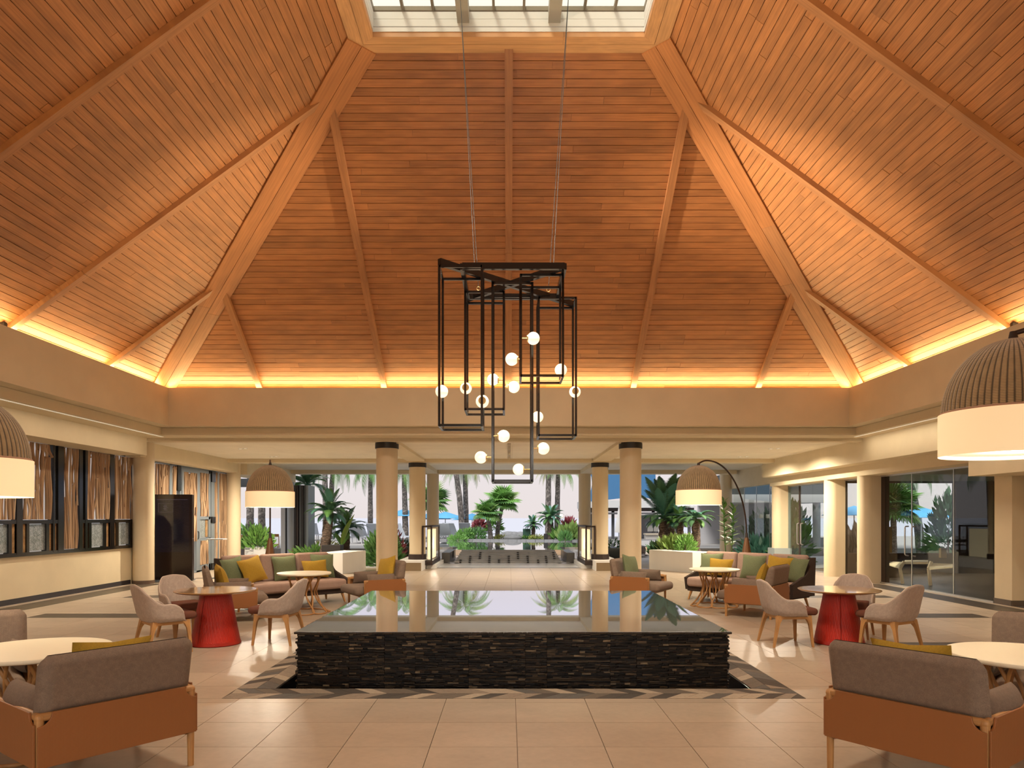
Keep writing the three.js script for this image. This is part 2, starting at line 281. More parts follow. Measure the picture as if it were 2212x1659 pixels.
// ---------------------------------------------------------------- fascia, steps and soffits under the eave (a square ring in plan)
function ringBox(h0, h1, y0, y1) {                        // square ring between half widths h0 < h1
  return merge([span(-h1, h1, y0, y1, RC + h0, RC + h1), span(-h1, h1, y0, y1, RC - h1, RC - h0), span(-h1, -h0, y0, y1, RC - h0, RC + h0), span(h0, h1, y0, y1, RC - h0, RC + h0)]);
}
struct('trim', uvBox(ringBox(FH, FH + 0.05, 3.565, 4.39)), M.cream, 'tall cream fascia under the timber ceiling');
struct('trim', uvBox(ringBox(FH + 0.05, FH + 0.55, 3.565, 4.3)), M.cream, 'cream shelf of the light cove behind the fascia');
struct('trim', uvBox(ringBox(FH + 0.55, FH + 0.65, 3.6, 4.35)), M.cream, 'cream back of the light cove');
struct('trim', uvBox(ringBox(FH + 0.28, FH + 0.95, 3.395, 3.56)), M.cream, 'cream step below the fascia');
{ // the glowing strip in the cove
  const g = merge([span(-7.45, 7.45, 4.3, 4.34, RC + FH + 0.16, RC + FH + 0.24), span(-7.45, 7.45, 4.3, 4.34, RC - FH - 0.24, RC - FH - 0.16), span(-FH - 0.24, -FH - 0.16, 4.3, 4.34, RC - 7.4, RC + 7.4), span(FH + 0.16, FH + 0.24, 4.3, 4.34, RC - 7.4, RC + 7.4)]);
  solo('cove_light_strip', g, mat(lin(0.9, 0.8, 0.6), 0.6, { emissive: WARM, emissiveIntensity: 1.5 }), 'warm light strip hidden in the cove behind the cream fascia', 'light strip');
  for (const s of [-1, 1]) for (const [x, d, say, up] of [[s * (FH + 0.25), 11.0, 'near the far corner', 0.12], [s * 3.2, RC - FH - 0.25, 'over the entrance', 0.12], [s * (FH + 0.25), 6.4, 'midway along the wall', 0.12]]) {
    const t = thing('added_flood_light', `small dark flood light added out of sight in the cove ${say} on the ${s < 0 ? 'branch screen' : 'glass door'} side`, 'flood light', [x, 4.3, -d]);
    part(t, 'stand', box(0.04, 0.06 + up, 0.04, 0, 0.03, 0), M.black); part(t, 'housing', rbox(0.1, 0.08, 0.08, 0.02, 0, 0.07 + up, 0), M.black);
  }
  const tr = thing('added_spot_track', 'added unseen track with small fill spot lights on the entrance side of the skylight', 'added track light', [0, 8.36, -6.22]);
  part(tr, 'rail', box(3.8, 0.04, 0.04), M.black); for (const x of [-1.6, -0.9, -0.4, 0, 0.4, 0.9, 1.6]) part(tr, 'added_spot_head', cyl(0.04, 0.05, 0.12, x, -0.1, 0, 12), M.black);
  for (const x of [-4, 0, 4]) solo('added_light_panel', box(1.6, 0.02, 1.2, x, 3.393, 3.2), mat(lin(0.9, 0.88, 0.8), 0.8, { emissive: WARM2, emissiveIntensity: 2.5 }), 'square fill light panel added in the unseen entrance ceiling', 'light panel', 'added light panels in the entrance ceiling');
}
// outer roof over the aisles (keeps daylight out) and the flat ceilings
struct('ceiling', uvBox(merge([span(-14, -FH - 0.6, 4.35, 4.6, -7.5, 17.2), span(FH + 0.6, 14, 4.35, 4.6, -7.5, 17.2), span(-14, 14, 4.35, 4.6, RC + FH + 0.6, 29.6), span(-14, 14, 4.35, 4.6, -7.5, RC - FH - 0.6)])), M.cream, 'flat roof deck over the aisles');
struct('ceiling', uvBox(merge([span(-9.3, -FH - 0.9, 3.40, 3.52, -7, 16.75), span(FH + 0.9, 9.6, 3.40, 3.52, -7, 16.75), span(-FH - 0.9, FH + 0.9, 3.40, 3.52, -7, RC - FH - 0.9)])), M.cream, 'flat cream soffit along the side aisles');
// far ceiling between the first and second pair of columns, boarded crosswise
{
  const c = structGroup('ceiling', 'pale boarded ceiling between the two nearer pairs of columns');
  for (let i = 0; i < 10; i++) { const d0 = 16.98 + i * 0.525; for (const [x0, x1] of [[-9.2, -6.1], [-6.095, -2.6], [-2.595, 0.1], [0.105, 2.6], [2.605, 6.1], [6.105, 9.2]]) part(c, 'ceiling_board', uvBox(span(x0, x1, 3.37 + rr(0, 0.0015), 3.40, d0, d0 + 0.519)), M.ceilCream); }
  part(c, 'ceiling_backing', uvBox(span(-9.3, 9.6, 3.41, 3.5, 16.7, 28.7)), M.ceilCream);
  struct('trim', uvBox(span(-8.3, 8.3, 3.325, 3.56, 16.72, 16.97)), M.cream, 'narrow cream beam over the nearest columns');
  struct('trim', uvBox(merge([span(-9, 9, 3.26, 3.6, 22.24, 22.75)])), M.cream, 'cream beam across the second pair of columns');
  struct('trim', uvBox(span(-8.4, 8.8, 3.265, 3.8, 28.05, 28.6)), M.cream, 'deep cream beam over the garden opening');
  for (const s of [-1, 1]) {
    struct('trim', uvBox(span(s * 2.84 - 0.27, s * 2.84 + 0.27, 3.30, 3.45, 16.97, 22.3)), M.cream, `cream beam from the first to the second column, ${s < 0 ? 'branch screen' : 'glazed wall'} side`);
    struct('trim', uvBox(span(s * 2.95 - 0.2, s * 2.95 + 0.2, 3.265, 3.45, 22.7, 28.1)), M.cream, `cream beam from the second column to the garden, ${s < 0 ? 'branch screen' : 'glazed wall'} side`);
  }
  struct('trim', span(-0.03, 0.05, 3.355, 3.37, 17.6, 22.0), mat(lin(0.4, 0.33, 0.22), 0.6), 'thin track on the boarded ceiling');
}
// ---------------------------------------------------------------- floor of square tiles with dark bands, chevron border and pool
const TR = { x0: -2.147, x1: 2.235, d0: 6.70, d1: 10.84 }, RUG = { x0: -2.5, x1: 2.588, d0: 6.34, d1: 11.2 };
{
  const fl = structGroup('floor', 'beige stone tiled lobby floor');
  part(fl, 'floor_base', merge([span(-14, RUG.x0 + 0.05, -0.3, -0.012, -7, 22.9), span(RUG.x1 - 0.05, 14, -0.3, -0.012, -7, 22.9), span(RUG.x0, RUG.x1, -0.3, -0.012, -7, TR.d0), span(RUG.x0, RUG.x1, -0.3, -0.012, TR.d1, 22.9), span(RUG.x0, TR.x0, -0.3, -0.012, TR.d0, TR.d1), span(TR.x1, RUG.x1, -0.3, -0.012, TR.d0, TR.d1)]), M.grout);
  const cuts = (x0, x1, d0, d1, h) => {                    // a rectangle less the rectangle h
    if (x1 <= h.x0 || x0 >= h.x1 || d1 <= h.d0 || d0 >= h.d1) return [[x0, x1, d0, d1]];
    const out = []; if (d0 < h.d0) out.push([x0, x1, d0, h.d0]); if (d1 > h.d1) out.push([x0, x1, h.d1, d1]);
    const a = Math.max(d0, h.d0), b = Math.min(d1, h.d1); if (x0 < h.x0) out.push([x0, h.x0, a, b]); if (x1 > h.x1) out.push([h.x1, x1, a, b]); return out;
  };
  const bands = []; for (const [d0, d1] of [[8.7, 9.2], [11.45, 11.95], [14.3, 14.75]]) bands.push({ x0: -7.6, x1: d0 < 9 ? -6 : -4.6, d0, d1 }, { x0: d0 < 9 ? 4.85 : 5.5, x1: 7.6, d0, d1 });
  bands.push({ x0: -8.8, x1: -8.25, d0: 2, d1: 17.3 }, { x0: 8.25, x1: 8.8, d0: 2, d1: 17.3 });
  const pieces = [], g = 0.0022;
  for (let j = -10; j < 30; j++) for (let i = -16; i < 16; i++) {
    let list = [[0.058 + i * 0.6, 0.658 + i * 0.6, 5 + j * 0.6, 5.6 + j * 0.6]].map((r) => [Math.max(r[0], -9.0), Math.min(r[1], 8.96), r[2], Math.min(r[3], 22.8)]).filter((r) => r[1] > r[0] + 0.02 && r[3] > r[2] + 0.02);
    for (const h of [RUG, ...bands]) list = list.flatMap((r) => cuts(...r, h));
    for (const r of list) if (r[1] - r[0] > 0.012 && r[3] - r[2] > 0.012) pieces.push(r);
  }
  const size = (r) => r[2] > 4.1 && Math.abs((r[0] + r[1]) / 2) < 0.72 * r[3] ? (r[1] - r[0]) * (r[3] - r[2]) / Math.pow(r[2], 3) : 0;
  pieces.sort((a, b) => size(b) - size(a));
  const piece = (r) => slab([V(r[0] + g, 0, -r[2] - g), V(r[1] - g, 0, -r[2] - g), V(r[1] - g, 0, -r[3] + g), V(r[0] + g, 0, -r[3] + g)], V(0, 1, 0), 0.012, [[r[0], r[2]], [r[1], r[2]], [r[1], r[3]], [r[0], r[3]]].map(([a, b]) => [a + Math.floor(r[2] * 7.3) * 0.37, b + Math.floor(r[0] * 5.7) * 0.53]));
  pieces.slice(0, 300).forEach((r) => part(fl, 'tile', piece(r), M.tile[Math.floor(rnd() * 4)]));
  const rest = [[], [], [], []]; pieces.slice(300).forEach((r) => rest[Math.floor(rnd() * 4)].push(piece(r)));
  part(fl, 'tiles_beyond', merge(rest.flat()), M.tile[0]).userData.kind = 'stuff';
  for (const b of bands) { const long = b.d1 - b.d0 > 1, n = Math.round(long ? (b.d1 - b.d0) / 1.2 : (b.x1 - b.x0) / 1.0); for (let i = 0; i < n; i++) { const f = (k) => (long ? b.d0 + (b.d1 - b.d0) * k / n : b.x0 + (b.x1 - b.x0) * k / n); part(fl, 'dark_tile', piece(long ? [b.x0, b.x1, f(i), f(i + 1)] : [f(i), f(i + 1), b.d0, b.d1]), M.darkStone); } }
}
{ // chevron border: two rows of slanted pieces on each side
  const t = thing('chevron_floor_border', 'border of brown and grey chevron pieces set in the floor round the stone pool', 'floor border');
  const tones = [[0.075, 0.058, 0.044], [0.17, 0.13, 0.095], [0.33, 0.25, 0.18], [0.50, 0.39, 0.28], [0.13, 0.115, 0.10]].map((c) => mat(lin(...c), 0.75, { map: clothTex }));
  const step = 0.155, g = 0.002;
  const strip = (length, width, map) => {                 // along: 0..length, across: 0..width
    const w = width / 2;
    for (let i = -2; i < length / step + 1; i++) for (let r = 0; r < 2; r++) {
      const a = i * step, sk = 0.17, lo = r === 0 ? 0 : sk, hi = r === 0 ? sk : 0, c = (v) => Math.max(0, Math.min(length, v));
      const q = [[c(a + lo + g), r * w + g], [c(a + step + lo - g), r * w + g], [c(a + step + hi - g), (r + 1) * w - g], [c(a + hi + g), (r + 1) * w - g]];
      if (Math.max(q[0][0], q[1][0], q[2][0], q[3][0]) - Math.min(q[0][0], q[1][0], q[2][0], q[3][0]) < 0.03) continue;
      if (q[1][0] - q[0][0] < 0.01 && q[2][0] - q[3][0] < 0.01) continue;
      const tone = [2, 0, 3, 4, 1, 3, 0, 2][(i + (r ? 3 : 0) + Math.floor(rr(0, 1.6)) + 16) % 8];
      part(t, 'chevron_piece', slab(q.map(([x, y]) => map(x, y)), V(0, 1, 0), 0.012, q), tones[tone]);
    }
  };
  strip(RUG.x1 - RUG.x0, TR.d0 - RUG.d0, (a, b) => V(RUG.x0 + a, 0.002, -(RUG.d0 + b)));
  strip(TR.d1 - TR.d0, TR.x0 - RUG.x0, (a, b) => V(RUG.x0 + b, 0.002, -(TR.d0 + a)));
  strip(TR.d1 - TR.d0, RUG.x1 - TR.x1, (a, b) => V(RUG.x1 - b, 0.002, -(TR.d0 + a)));
  part(t, 'border_beyond', span(RUG.x0, RUG.x1, -0.01, 0.002, TR.d1, RUG.d1), tones[1]);
}
{ // raised pool clad in stacked slate, standing in a dark sunken channel
  const t = thing('reflecting_pool', 'square raised pool clad in dark stacked slate with mirror still water', 'pool', [0.035, 0, -8.77]);
  const x = 2.02, z = 1.9, top = 0.492;
  part(t, 'channel', merge([box(TR.x1 - TR.x0, 0.02, TR.d1 - TR.d0, 0.01, -0.13, 0), box(0.01, 0.13, TR.d1 - TR.d0, TR.x0 - 0.03, -0.07, 0), box(0.01, 0.13, TR.d1 - TR.d0, TR.x1 - 0.04, -0.07, 0)]), phys(lin(0.008, 0.008, 0.009), 0.15));
  part(t, 'core', box(2 * x - 0.03, top + 0.1, 2 * z - 0.03, 0, top / 2 - 0.06, 0), mat(lin(0.010, 0.0075, 0.006), 0.9));
  const tones = [[0.018, 0.012, 0.007], [0.042, 0.028, 0.016], [0.085, 0.058, 0.033], [0.19, 0.135, 0.08], [0.42, 0.32, 0.20], [0.009, 0.006, 0.004]].map((c) => phys(lin(...c), 0.4, { map: stoneTex, bumpMap: stoneTex, bumpScale: 0.004, specularIntensity: 0.4 }));
  const strips = [];
  for (let side = 0; side < 4; side++) {
    const half = side % 2 ? z : x;
    for (let p0 = -half, pw; p0 < half - 0.001; p0 += pw) {
      pw = Math.min(half - p0, rr(0.15, 0.62)); if (half - p0 - pw < 0.1) pw = half - p0;
      let y = -0.12;
      const off = rr(-0.003, 0.003);
      while (y < top - 0.012) {
        const h = Math.min(rr(0.008, 0.021), top - y); let a = p0 + 0.0005; const end = a + pw - 0.001, one = rnd() < 0.2;
        while (a < end - 0.006) {
          const l = one ? end - a : Math.min(end - a, rr(0.03, 0.12)), dep = rr(0.004, 0.032) + off * 0.5, q = rnd();
          strips.push([side, a, a + l - 0.001, y, y + h - 0.0012, dep, q < 0.28 ? 0 : q < 0.50 ? 1 : q < 0.68 ? 2 : q < 0.79 ? 3 : q < 0.84 && l < 0.11 ? 4 : 5]); a += l;
        }
        y += h;
      }
    }
  }
  const geo = ([side, a0, a1, y0, y1, dep]) => { const g = box(a1 - a0, y1 - y0, 0.03 + dep, (a0 + a1) / 2, (y0 + y1) / 2, (side % 2 ? x : z) - 0.015 + dep / 2); return uvBox(g).rotateY(side * Math.PI / 2); };
  const seen = strips.filter((s) => s[0] === 0 && s[3] > -0.02).sort((a, b) => (b[2] - b[1]) * (b[4] - b[3]) - (a[2] - a[1]) * (a[4] - a[3])), parts = new Set(seen.slice(0, 299));
  for (const s of parts) part(t, 'slate', geo(s), tones[s[6]]);
  const rest = tones.map(() => []); strips.forEach((s) => { if (!parts.has(s)) rest[s[6]].push(geo(s)); });
  rest.forEach((l, i) => { if (l.length) part(t, 'small_slate', merge(l), tones[i]).userData.kind = 'stuff'; });
  const rim = []; for (let side = 0; side < 4; side++) { const half = (side % 2 ? z : x) + 0.03; for (let a = -half; a < half - 0.01;) { const l = Math.min(rr(0.03, 0.12), half - a); rim.push(uvBox(box(l - 0.002, 0.018, 0.05, a + l / 2, top - 0.002, (side % 2 ? x : z) + 0.005 + rr(0, 0.012))).rotateY(side * Math.PI / 2)); a += l; } }
  part(t, 'rim_stone', merge(rim), tones[2]).userData.kind = 'stuff';
  part(t, 'water', box(2 * x + 0.05, 0.012, 2 * z + 0.05, 0, top + 0.004, 0), M.pool, 'still water mirroring the palms');
}
// ---------------------------------------------------------------- walls, bulkheads and columns
struct('wall_left', uvBox(merge([span(-9.25, -9.0, 0, 0.88, 9.3, 17.6), span(-9.25, -9.0, 0, 3.5, -7, 9.3), span(-9.25, -9.0, 3.08, 3.5, 9.3, 17.6), span(-9.25, -9.0, 3.08, 3.5, 17.6, 23.6)])), M.cream, 'cream wall below and beside the branch screens');
struct('baseboard_left', span(-9.0, -8.985, 0, 0.1, -7, 17.3), mat(lin(0.025, 0.022, 0.026), 0.5), 'dark skirting along the cream wall');
struct('trim', uvBox(span(-9.02, -8.3, 3.0, 3.40, -7, 16.7)), M.cream, 'cream bulkhead above the branch screen window');
struct('trim', uvBox(span(-9.02, -8.6, 3.0, 3.42, 17.0, 23.1)), M.cream, 'cream bulkhead above the branch screen doors');
struct('trim', uvBox(merge([span(-9.2, -8.4, 2.96, 3.6, 23.4, 28.7)])), M.cream, 'cream bulkhead by the garden, beyond the branch screen doors');
struct('wall_right', uvBox(merge([span(8.95, 9.2, 0, 2.62, 12.95, 13.42), span(9.2, 9.4, 0, 3.5, -7, 12.95), span(8.52, 9.2, 2.61, 3.5, 12.95, 23.7)])), M.cream, 'cream pier and head of the glazed wall');
struct('baseboard_right', merge([span(8.935, 8.95, 0, 0.1, 12.94, 13.42), span(8.935, 9.2, 0, 0.1, 12.935, 12.95)]), mat(lin(0.10, 0.075, 0.055), 0.5), 'brown skirting at the foot of the cream pier');
struct('trim', uvBox(span(8.12, 8.5, 2.85, 3.40, 13.15, 23.3)), M.cream, 'upper cream bulkhead above the glazed wall');
struct('trim', uvBox(span(8.5, 9.1, 2.585, 2.86, 13.15, 23.7)), M.cream, 'lower cream bulkhead directly above the glass doors');
struct('trim', uvBox(span(8.3, 9.3, 2.32, 3.40, -7, 13.15)), M.cream, 'deep cream bulkhead dropping beside the end of the glass doors');
struct('trim', uvBox(span(8.9, 9.2, 2.73, 3.6, 23.7, 29.6)), M.cream, 'cream head above the curtain of glass by the garden');
struct('wall_front', uvBox(merge([span(-9.3, -8, 0, 3.5, -7.2, -7), span(8, 9.4, 0, 3.5, -7.2, -7), span(-8, 8, 3.1, 3.5, -7.2, -7)])), M.cream, 'cream entrance wall behind the viewer');

function column(x, d, r, h, base, label, group, cap) {
  const t = thing('column', label, 'column', [x, base, -d], 0, group);
  part(t, 'shaft', cyl(r, r, h, 0, 0, 0, 48), M.creamColumn);
  if (cap) { part(t, 'capital', cyl(r + 0.025, r + 0.025, 0.135, 0, h - 0.135, 0, 48), M.black, 'black capital band'); part(t, 'base_band', cyl(r + 0.03, r + 0.03, 0.16, 0, 0.001, 0, 48), M.bronze, 'dark base band'); }
  return t;
}
for (const s of [-1, 1]) {
  const by = s < 0 ? 'on the branch screen side' : 'on the side of the glass doors';
  column(s * 2.86, 17.1, 0.25, 3.325, 0, 'thick cream column with black capital, inmost on the lobby floor, ' + by, null, true);
  column(s * 2.82, 22.5, 0.25, 2.97, 0.29, 'cream column with black capital on the white plinth ' + by, null, true);
  column(s * 2.95, 28.3, 0.235, 2.975, 0.29, 'cream column without a capital at the garden edge ' + by);
}
column(-8.75, 17.45, 0.24, 3.4, 0, 'cream half column between the branch screen window and doors');
column(-8.82, 23.3, 0.23, 3.4, 0, 'cream half column at the far end of the branch screen doors');
{
  const g = structGroup('baseboard_left', 'brown skirting round the half column');
  part(g, 'skirting', cyl(0.25, 0.25, 0.08, -8.75, 0.001, -17.45, 40), mat(lin(0.12, 0.075, 0.05), 0.5));
}
for (const [d, label, y0] of [[17.72, 'cream round nosed pilaster between the glass doors and the narrow pane', 0], [19.6, 'cream round nosed pilaster between the narrow pane and the handled glass door', 0], [23.5, 'cream round nosed pilaster on a grey block behind the sofa', 0.6]]) {
  const t = thing('pilaster', label, 'pilaster', [8.96, y0, -d]), h = 2.59 - y0;
  part(t, 'shaft', uvBox(merge([box(0.24, h, 0.44, -0.12, h / 2, 0), new THREE.CylinderGeometry(0.22, 0.22, h, 32, 1).translate(-0.24, h / 2, 0)])), M.creamColumn);
  if (y0) part(t, 'block', box(0.55, 0.6, 0.6, -0.22, -0.3, 0), mat(lin(0.3, 0.34, 0.33), 0.6));
}
// ---------------------------------------------------------------- branch screens on the left wall (plane x = -9)
const crackle = (() => {                                   // rolled glass with a pressed straw pattern
  const c = document.createElement('canvas'); c.width = c.height = 512; const x = c.getContext('2d');
  x.fillStyle = '#aab3b0'; x.fillRect(0, 0, 512, 512); x.lineCap = 'round';
  for (let i = 0; i < 520; i++) { const a = rr(0, 6.283), l = rr(30, 90), px = rr(0, 512), py = rr(0, 512), v = rnd(); x.strokeStyle = v < 0.3 ? '#66716f' : v < 0.6 ? '#dfe4e1' : '#ffffff'; x.lineWidth = rr(4, 11); x.beginPath(); x.moveTo(px, py); x.lineTo(px + Math.cos(a) * l, py + Math.sin(a) * l); x.stroke(); }
  const t = new THREE.CanvasTexture(c); t.colorSpace = THREE.SRGBColorSpace; t.wrapS = t.wrapT = THREE.RepeatWrapping; t.repeat.set(1.6, 1.6); return t;
})();
M.straw = phys(lin(1, 1, 1), 0.35, { map: crackle, transmission: 0.75, thickness: 0 });
M.frosted = phys(lin(1, 0.98, 0.94), 0.5, { transmission: 0.9, thickness: 0 });
M.branch = [[0.36, 0.23, 0.13], [0.48, 0.32, 0.19], [0.27, 0.165, 0.09], [0.60, 0.43, 0.28], [0.40, 0.25, 0.145]].map((c) => mat(lin(...c), 0.85, { map: again(woodTex, 1, 4) }));
M.chevron = mat(lin(0.38, 0.23, 0.10), 0.6, { map: woodTex }); M.chevron2 = mat(lin(0.32, 0.185, 0.075), 0.6, { map: woodTex });
const L = -9.0;
const rectL = (d0, d1, y0, y1, out, thick) => box(thick, y1 - y0, d1 - d0, L + out - thick / 2, (y0 + y1) / 2, -(d0 + d1) / 2);   // a panel in the wall plane, its face at x = L + out
function branches(parent, d0, d1, y0, y1, s) {             // upright crooked sticks side by side
  for (let d = d0 + 0.02; d < d1 - 0.01;) {
    const r = rr(0.015, 0.031) * s; let y = y0;
    while (y < y1 - 0.08) {
      const l = Math.min(y1 - y, rnd() < 0.4 ? y1 - y : rr(0.45, 1.5)), n = 5, w = rr(0.008, 0.036), f = rr(0, 6), lean = rnd() < 0.14 ? rr(-0.2, 0.2) : rr(-0.02, 0.02), pts = [], q = rr(0, 0.02), ph = rr(3, 7);
      for (let i = 0; i <= n; i++) { const k = i / n; pts.push(V(L + 0.03 + q + Math.sin(f + k * ph) * 0.008, y + l * k, -(Math.max(d0, Math.min(d1, d + lean * (k - 0.5) + Math.sin(f * 2 + k * ph) * w))))); }
      part(parent, 'branch', tube(pts, r * rr(0.85, 1.1), 7, 5), M.branch[Math.floor(rnd() * 5)]); y += l + 0.004;
    }
    d += r * 2.3;
  }
}
function chevronPanel(parent, d0, d1, y0, y1, dir) {       // slanted boards
  const w = d1 - d0, st = 0.13;
  part(parent, 'panel_back', rectL(d0, d1, y0, y1, 0.0, 0.02), M.oakDark);
  for (let k = 0, y = y0 - w; y < y1; y += st, k++) {
    const a = [[d0, dir > 0 ? y : y + w], [d1, dir > 0 ? y + w : y], [d1, (dir > 0 ? y + w : y) + st - 0.008], [d0, (dir > 0 ? y : y + w) + st - 0.008]].map(([d, h]) => [d, Math.max(y0, Math.min(y1, h))]);
    if (Math.max(...a.map((q) => q[1])) - Math.min(...a.map((q) => q[1])) < 0.02) continue;
    part(parent, 'slat', slab(a.map(([d, h]) => V(L + 0.012, h, -d)), V(1, 0, 0), 0.012, a), k % 2 ? M.chevron : M.chevron2);
  }
}
{
  const w = structGroup('window_2', 'black framed window of upright branches over rolled glass and chevron panels');
  const A = XL(296), fr = (d0, d1, y0, y1, o = 0.05, t = 0.1, m = M.blackMetal) => part(w, 'frame', rectL(d0, d1, y0, y1, o, t), m);
  fr(9.3, A, 3.0, 3.08); fr(9.3, A, 0.86, 0.93);
  part(w, 'glass_back', rectL(9.3, A, 0.9, 3.05, -0.09, 0.01), M.frosted);
  const pb = [[9.5, XL(30)], [XL(43.5), XL(109)], [XL(133), XL(166)], [XL(184), XL(233)], [XL(242.6), XL(286)]];
  for (const [x0, x1] of [[30, 43], [109, 113], [120, 132.5], [166, 173.5], [179, 184], [233, 242.5], [286, 289], [293, 296]]) fr(XL(x0), XL(x1), 0.9, 3.05, 0.055, 0.11, M.blackMetal);
  for (const [x0, x1] of [[0, 30], [43, 120], [168, 296]]) fr(x0 === 0 ? 9.4 : XL(x0), XL(x1), 1.46, 1.53);
  for (const [x0, x1] of [[113, 120], [173.5, 179], [289, 293]]) part(w, 'rolled_glass', rectL(XL(x0), XL(x1), 1.53, 3.0, 0.0, 0.02), M.straw);
  pb.forEach(([a, b], i) => branches(w, a, b, i === 2 ? 0.94 : 1.54, 2.99, 1));
  for (const [x0, x1, dir] of [[21, 30, 1], [43.5, 53, -1], [102, 121, 1], [173.5, 188.5, -1], [226, 233, 1], [242, 248, -1], [281, 293.5, 1]]) { chevronPanel(w, XL(x0), XL(x1), 0.93, 1.46, dir); fr(XL(x0) - 0.03, XL(x0), 0.93, 1.46, 0.04); fr(XL(x1), XL(x1) + 0.03, 0.93, 1.46, 0.04); }
  for (const [x0, x1] of [[-12, 14], [59, 96], [194, 221.5], [253, 277]]) { part(w, 'rolled_glass', rectL(XL(x0), XL(x1), 0.95, 1.45, 0.01, 0.02), M.straw); fr(XL(x0) - 0.05, XL(x0), 0.93, 1.46, 0.04); fr(XL(x1), XL(x1) + 0.05, 0.93, 1.46, 0.04); }
}
{
  const w = structGroup('door_1', 'grey framed glass doors lined with upright branches'), pl = 8.95;
  const X = (px) => XL(px, 9), fr = (p0, p1, y0, y1, m = M.greyMetal, o = 0.05, t = 0.09) => part(w, 'frame', rectL(X(p0), X(p1), y0, y1, o, t), m);
  part(w, 'glass_back', rectL(X(331), X(499), 0.03, 3.05, -0.08, 0.01), M.frosted);
  fr(330, 499, 2.97, 3.05); fr(330, 499, 0, 0.05);
  fr(362.5, 368.5, 0, 3.0); fr(378, 385, 2.3, 2.98, M.blackMetal, 0.08); fr(385, 389, 0, 2.9, M.greyMetal); fr(388, 393.5, 0, 2.98); fr(421, 428.5, 0, 2.98); fr(393, 421, 2.84, 2.98); fr(447.5, 451.5, 0, 2.98); fr(428, 452, 1.52, 1.6); fr(428, 452, 0.9, 0.98); fr(428, 452, 2.88, 2.98); fr(428, 452, 0.02, 0.2);
  fr(453, 460, 0, 2.98, M.greyMetal); for (const [y0, y1] of [[2.65, 2.97], [1.42, 1.6], [0.02, 0.2]]) fr(452.6, 460.5, y0, y1, M.blackMetal, 0.08); fr(466, 470, 0, 2.98); fr(497.5, 499, 0, 2.98, M.blackMetal);
  part(w, 'rolled_glass', rectL(X(429), X(441.5), 1.0, 1.52, 0.02, 0.02), M.straw); part(w, 'rolled_glass', rectL(X(385.2), X(388.5), 0.1, 2.9, 0.02, 0.02), M.straw);
  chevronPanel(w, X(443), X(450.5), 1.0, 1.52, 1);
  for (const [a, b, y0, y1] of [[332, 362.5, 0.9, 2.95], [368.6, 378, 0.9, 2.95], [393.5, 421, 0.9, 2.84], [429, 447.5, 1.61, 2.88], [429.5, 447.5, 0.2, 0.9], [460.5, 466, 0.05, 2.95], [470.3, 497.5, 0.05, 2.95]]) branches(w, X(a), X(b), y0, y1, 1.15);
  part(w, 'handle', tube([P(424, 1151, X(424) - 0.05), P(429, 1148, X(429) - 0.15), P(429, 1163, X(429) - 0.15), P(424, 1165, X(424) - 0.05)], 0.012, 12, 6), M.blackMetal);
}
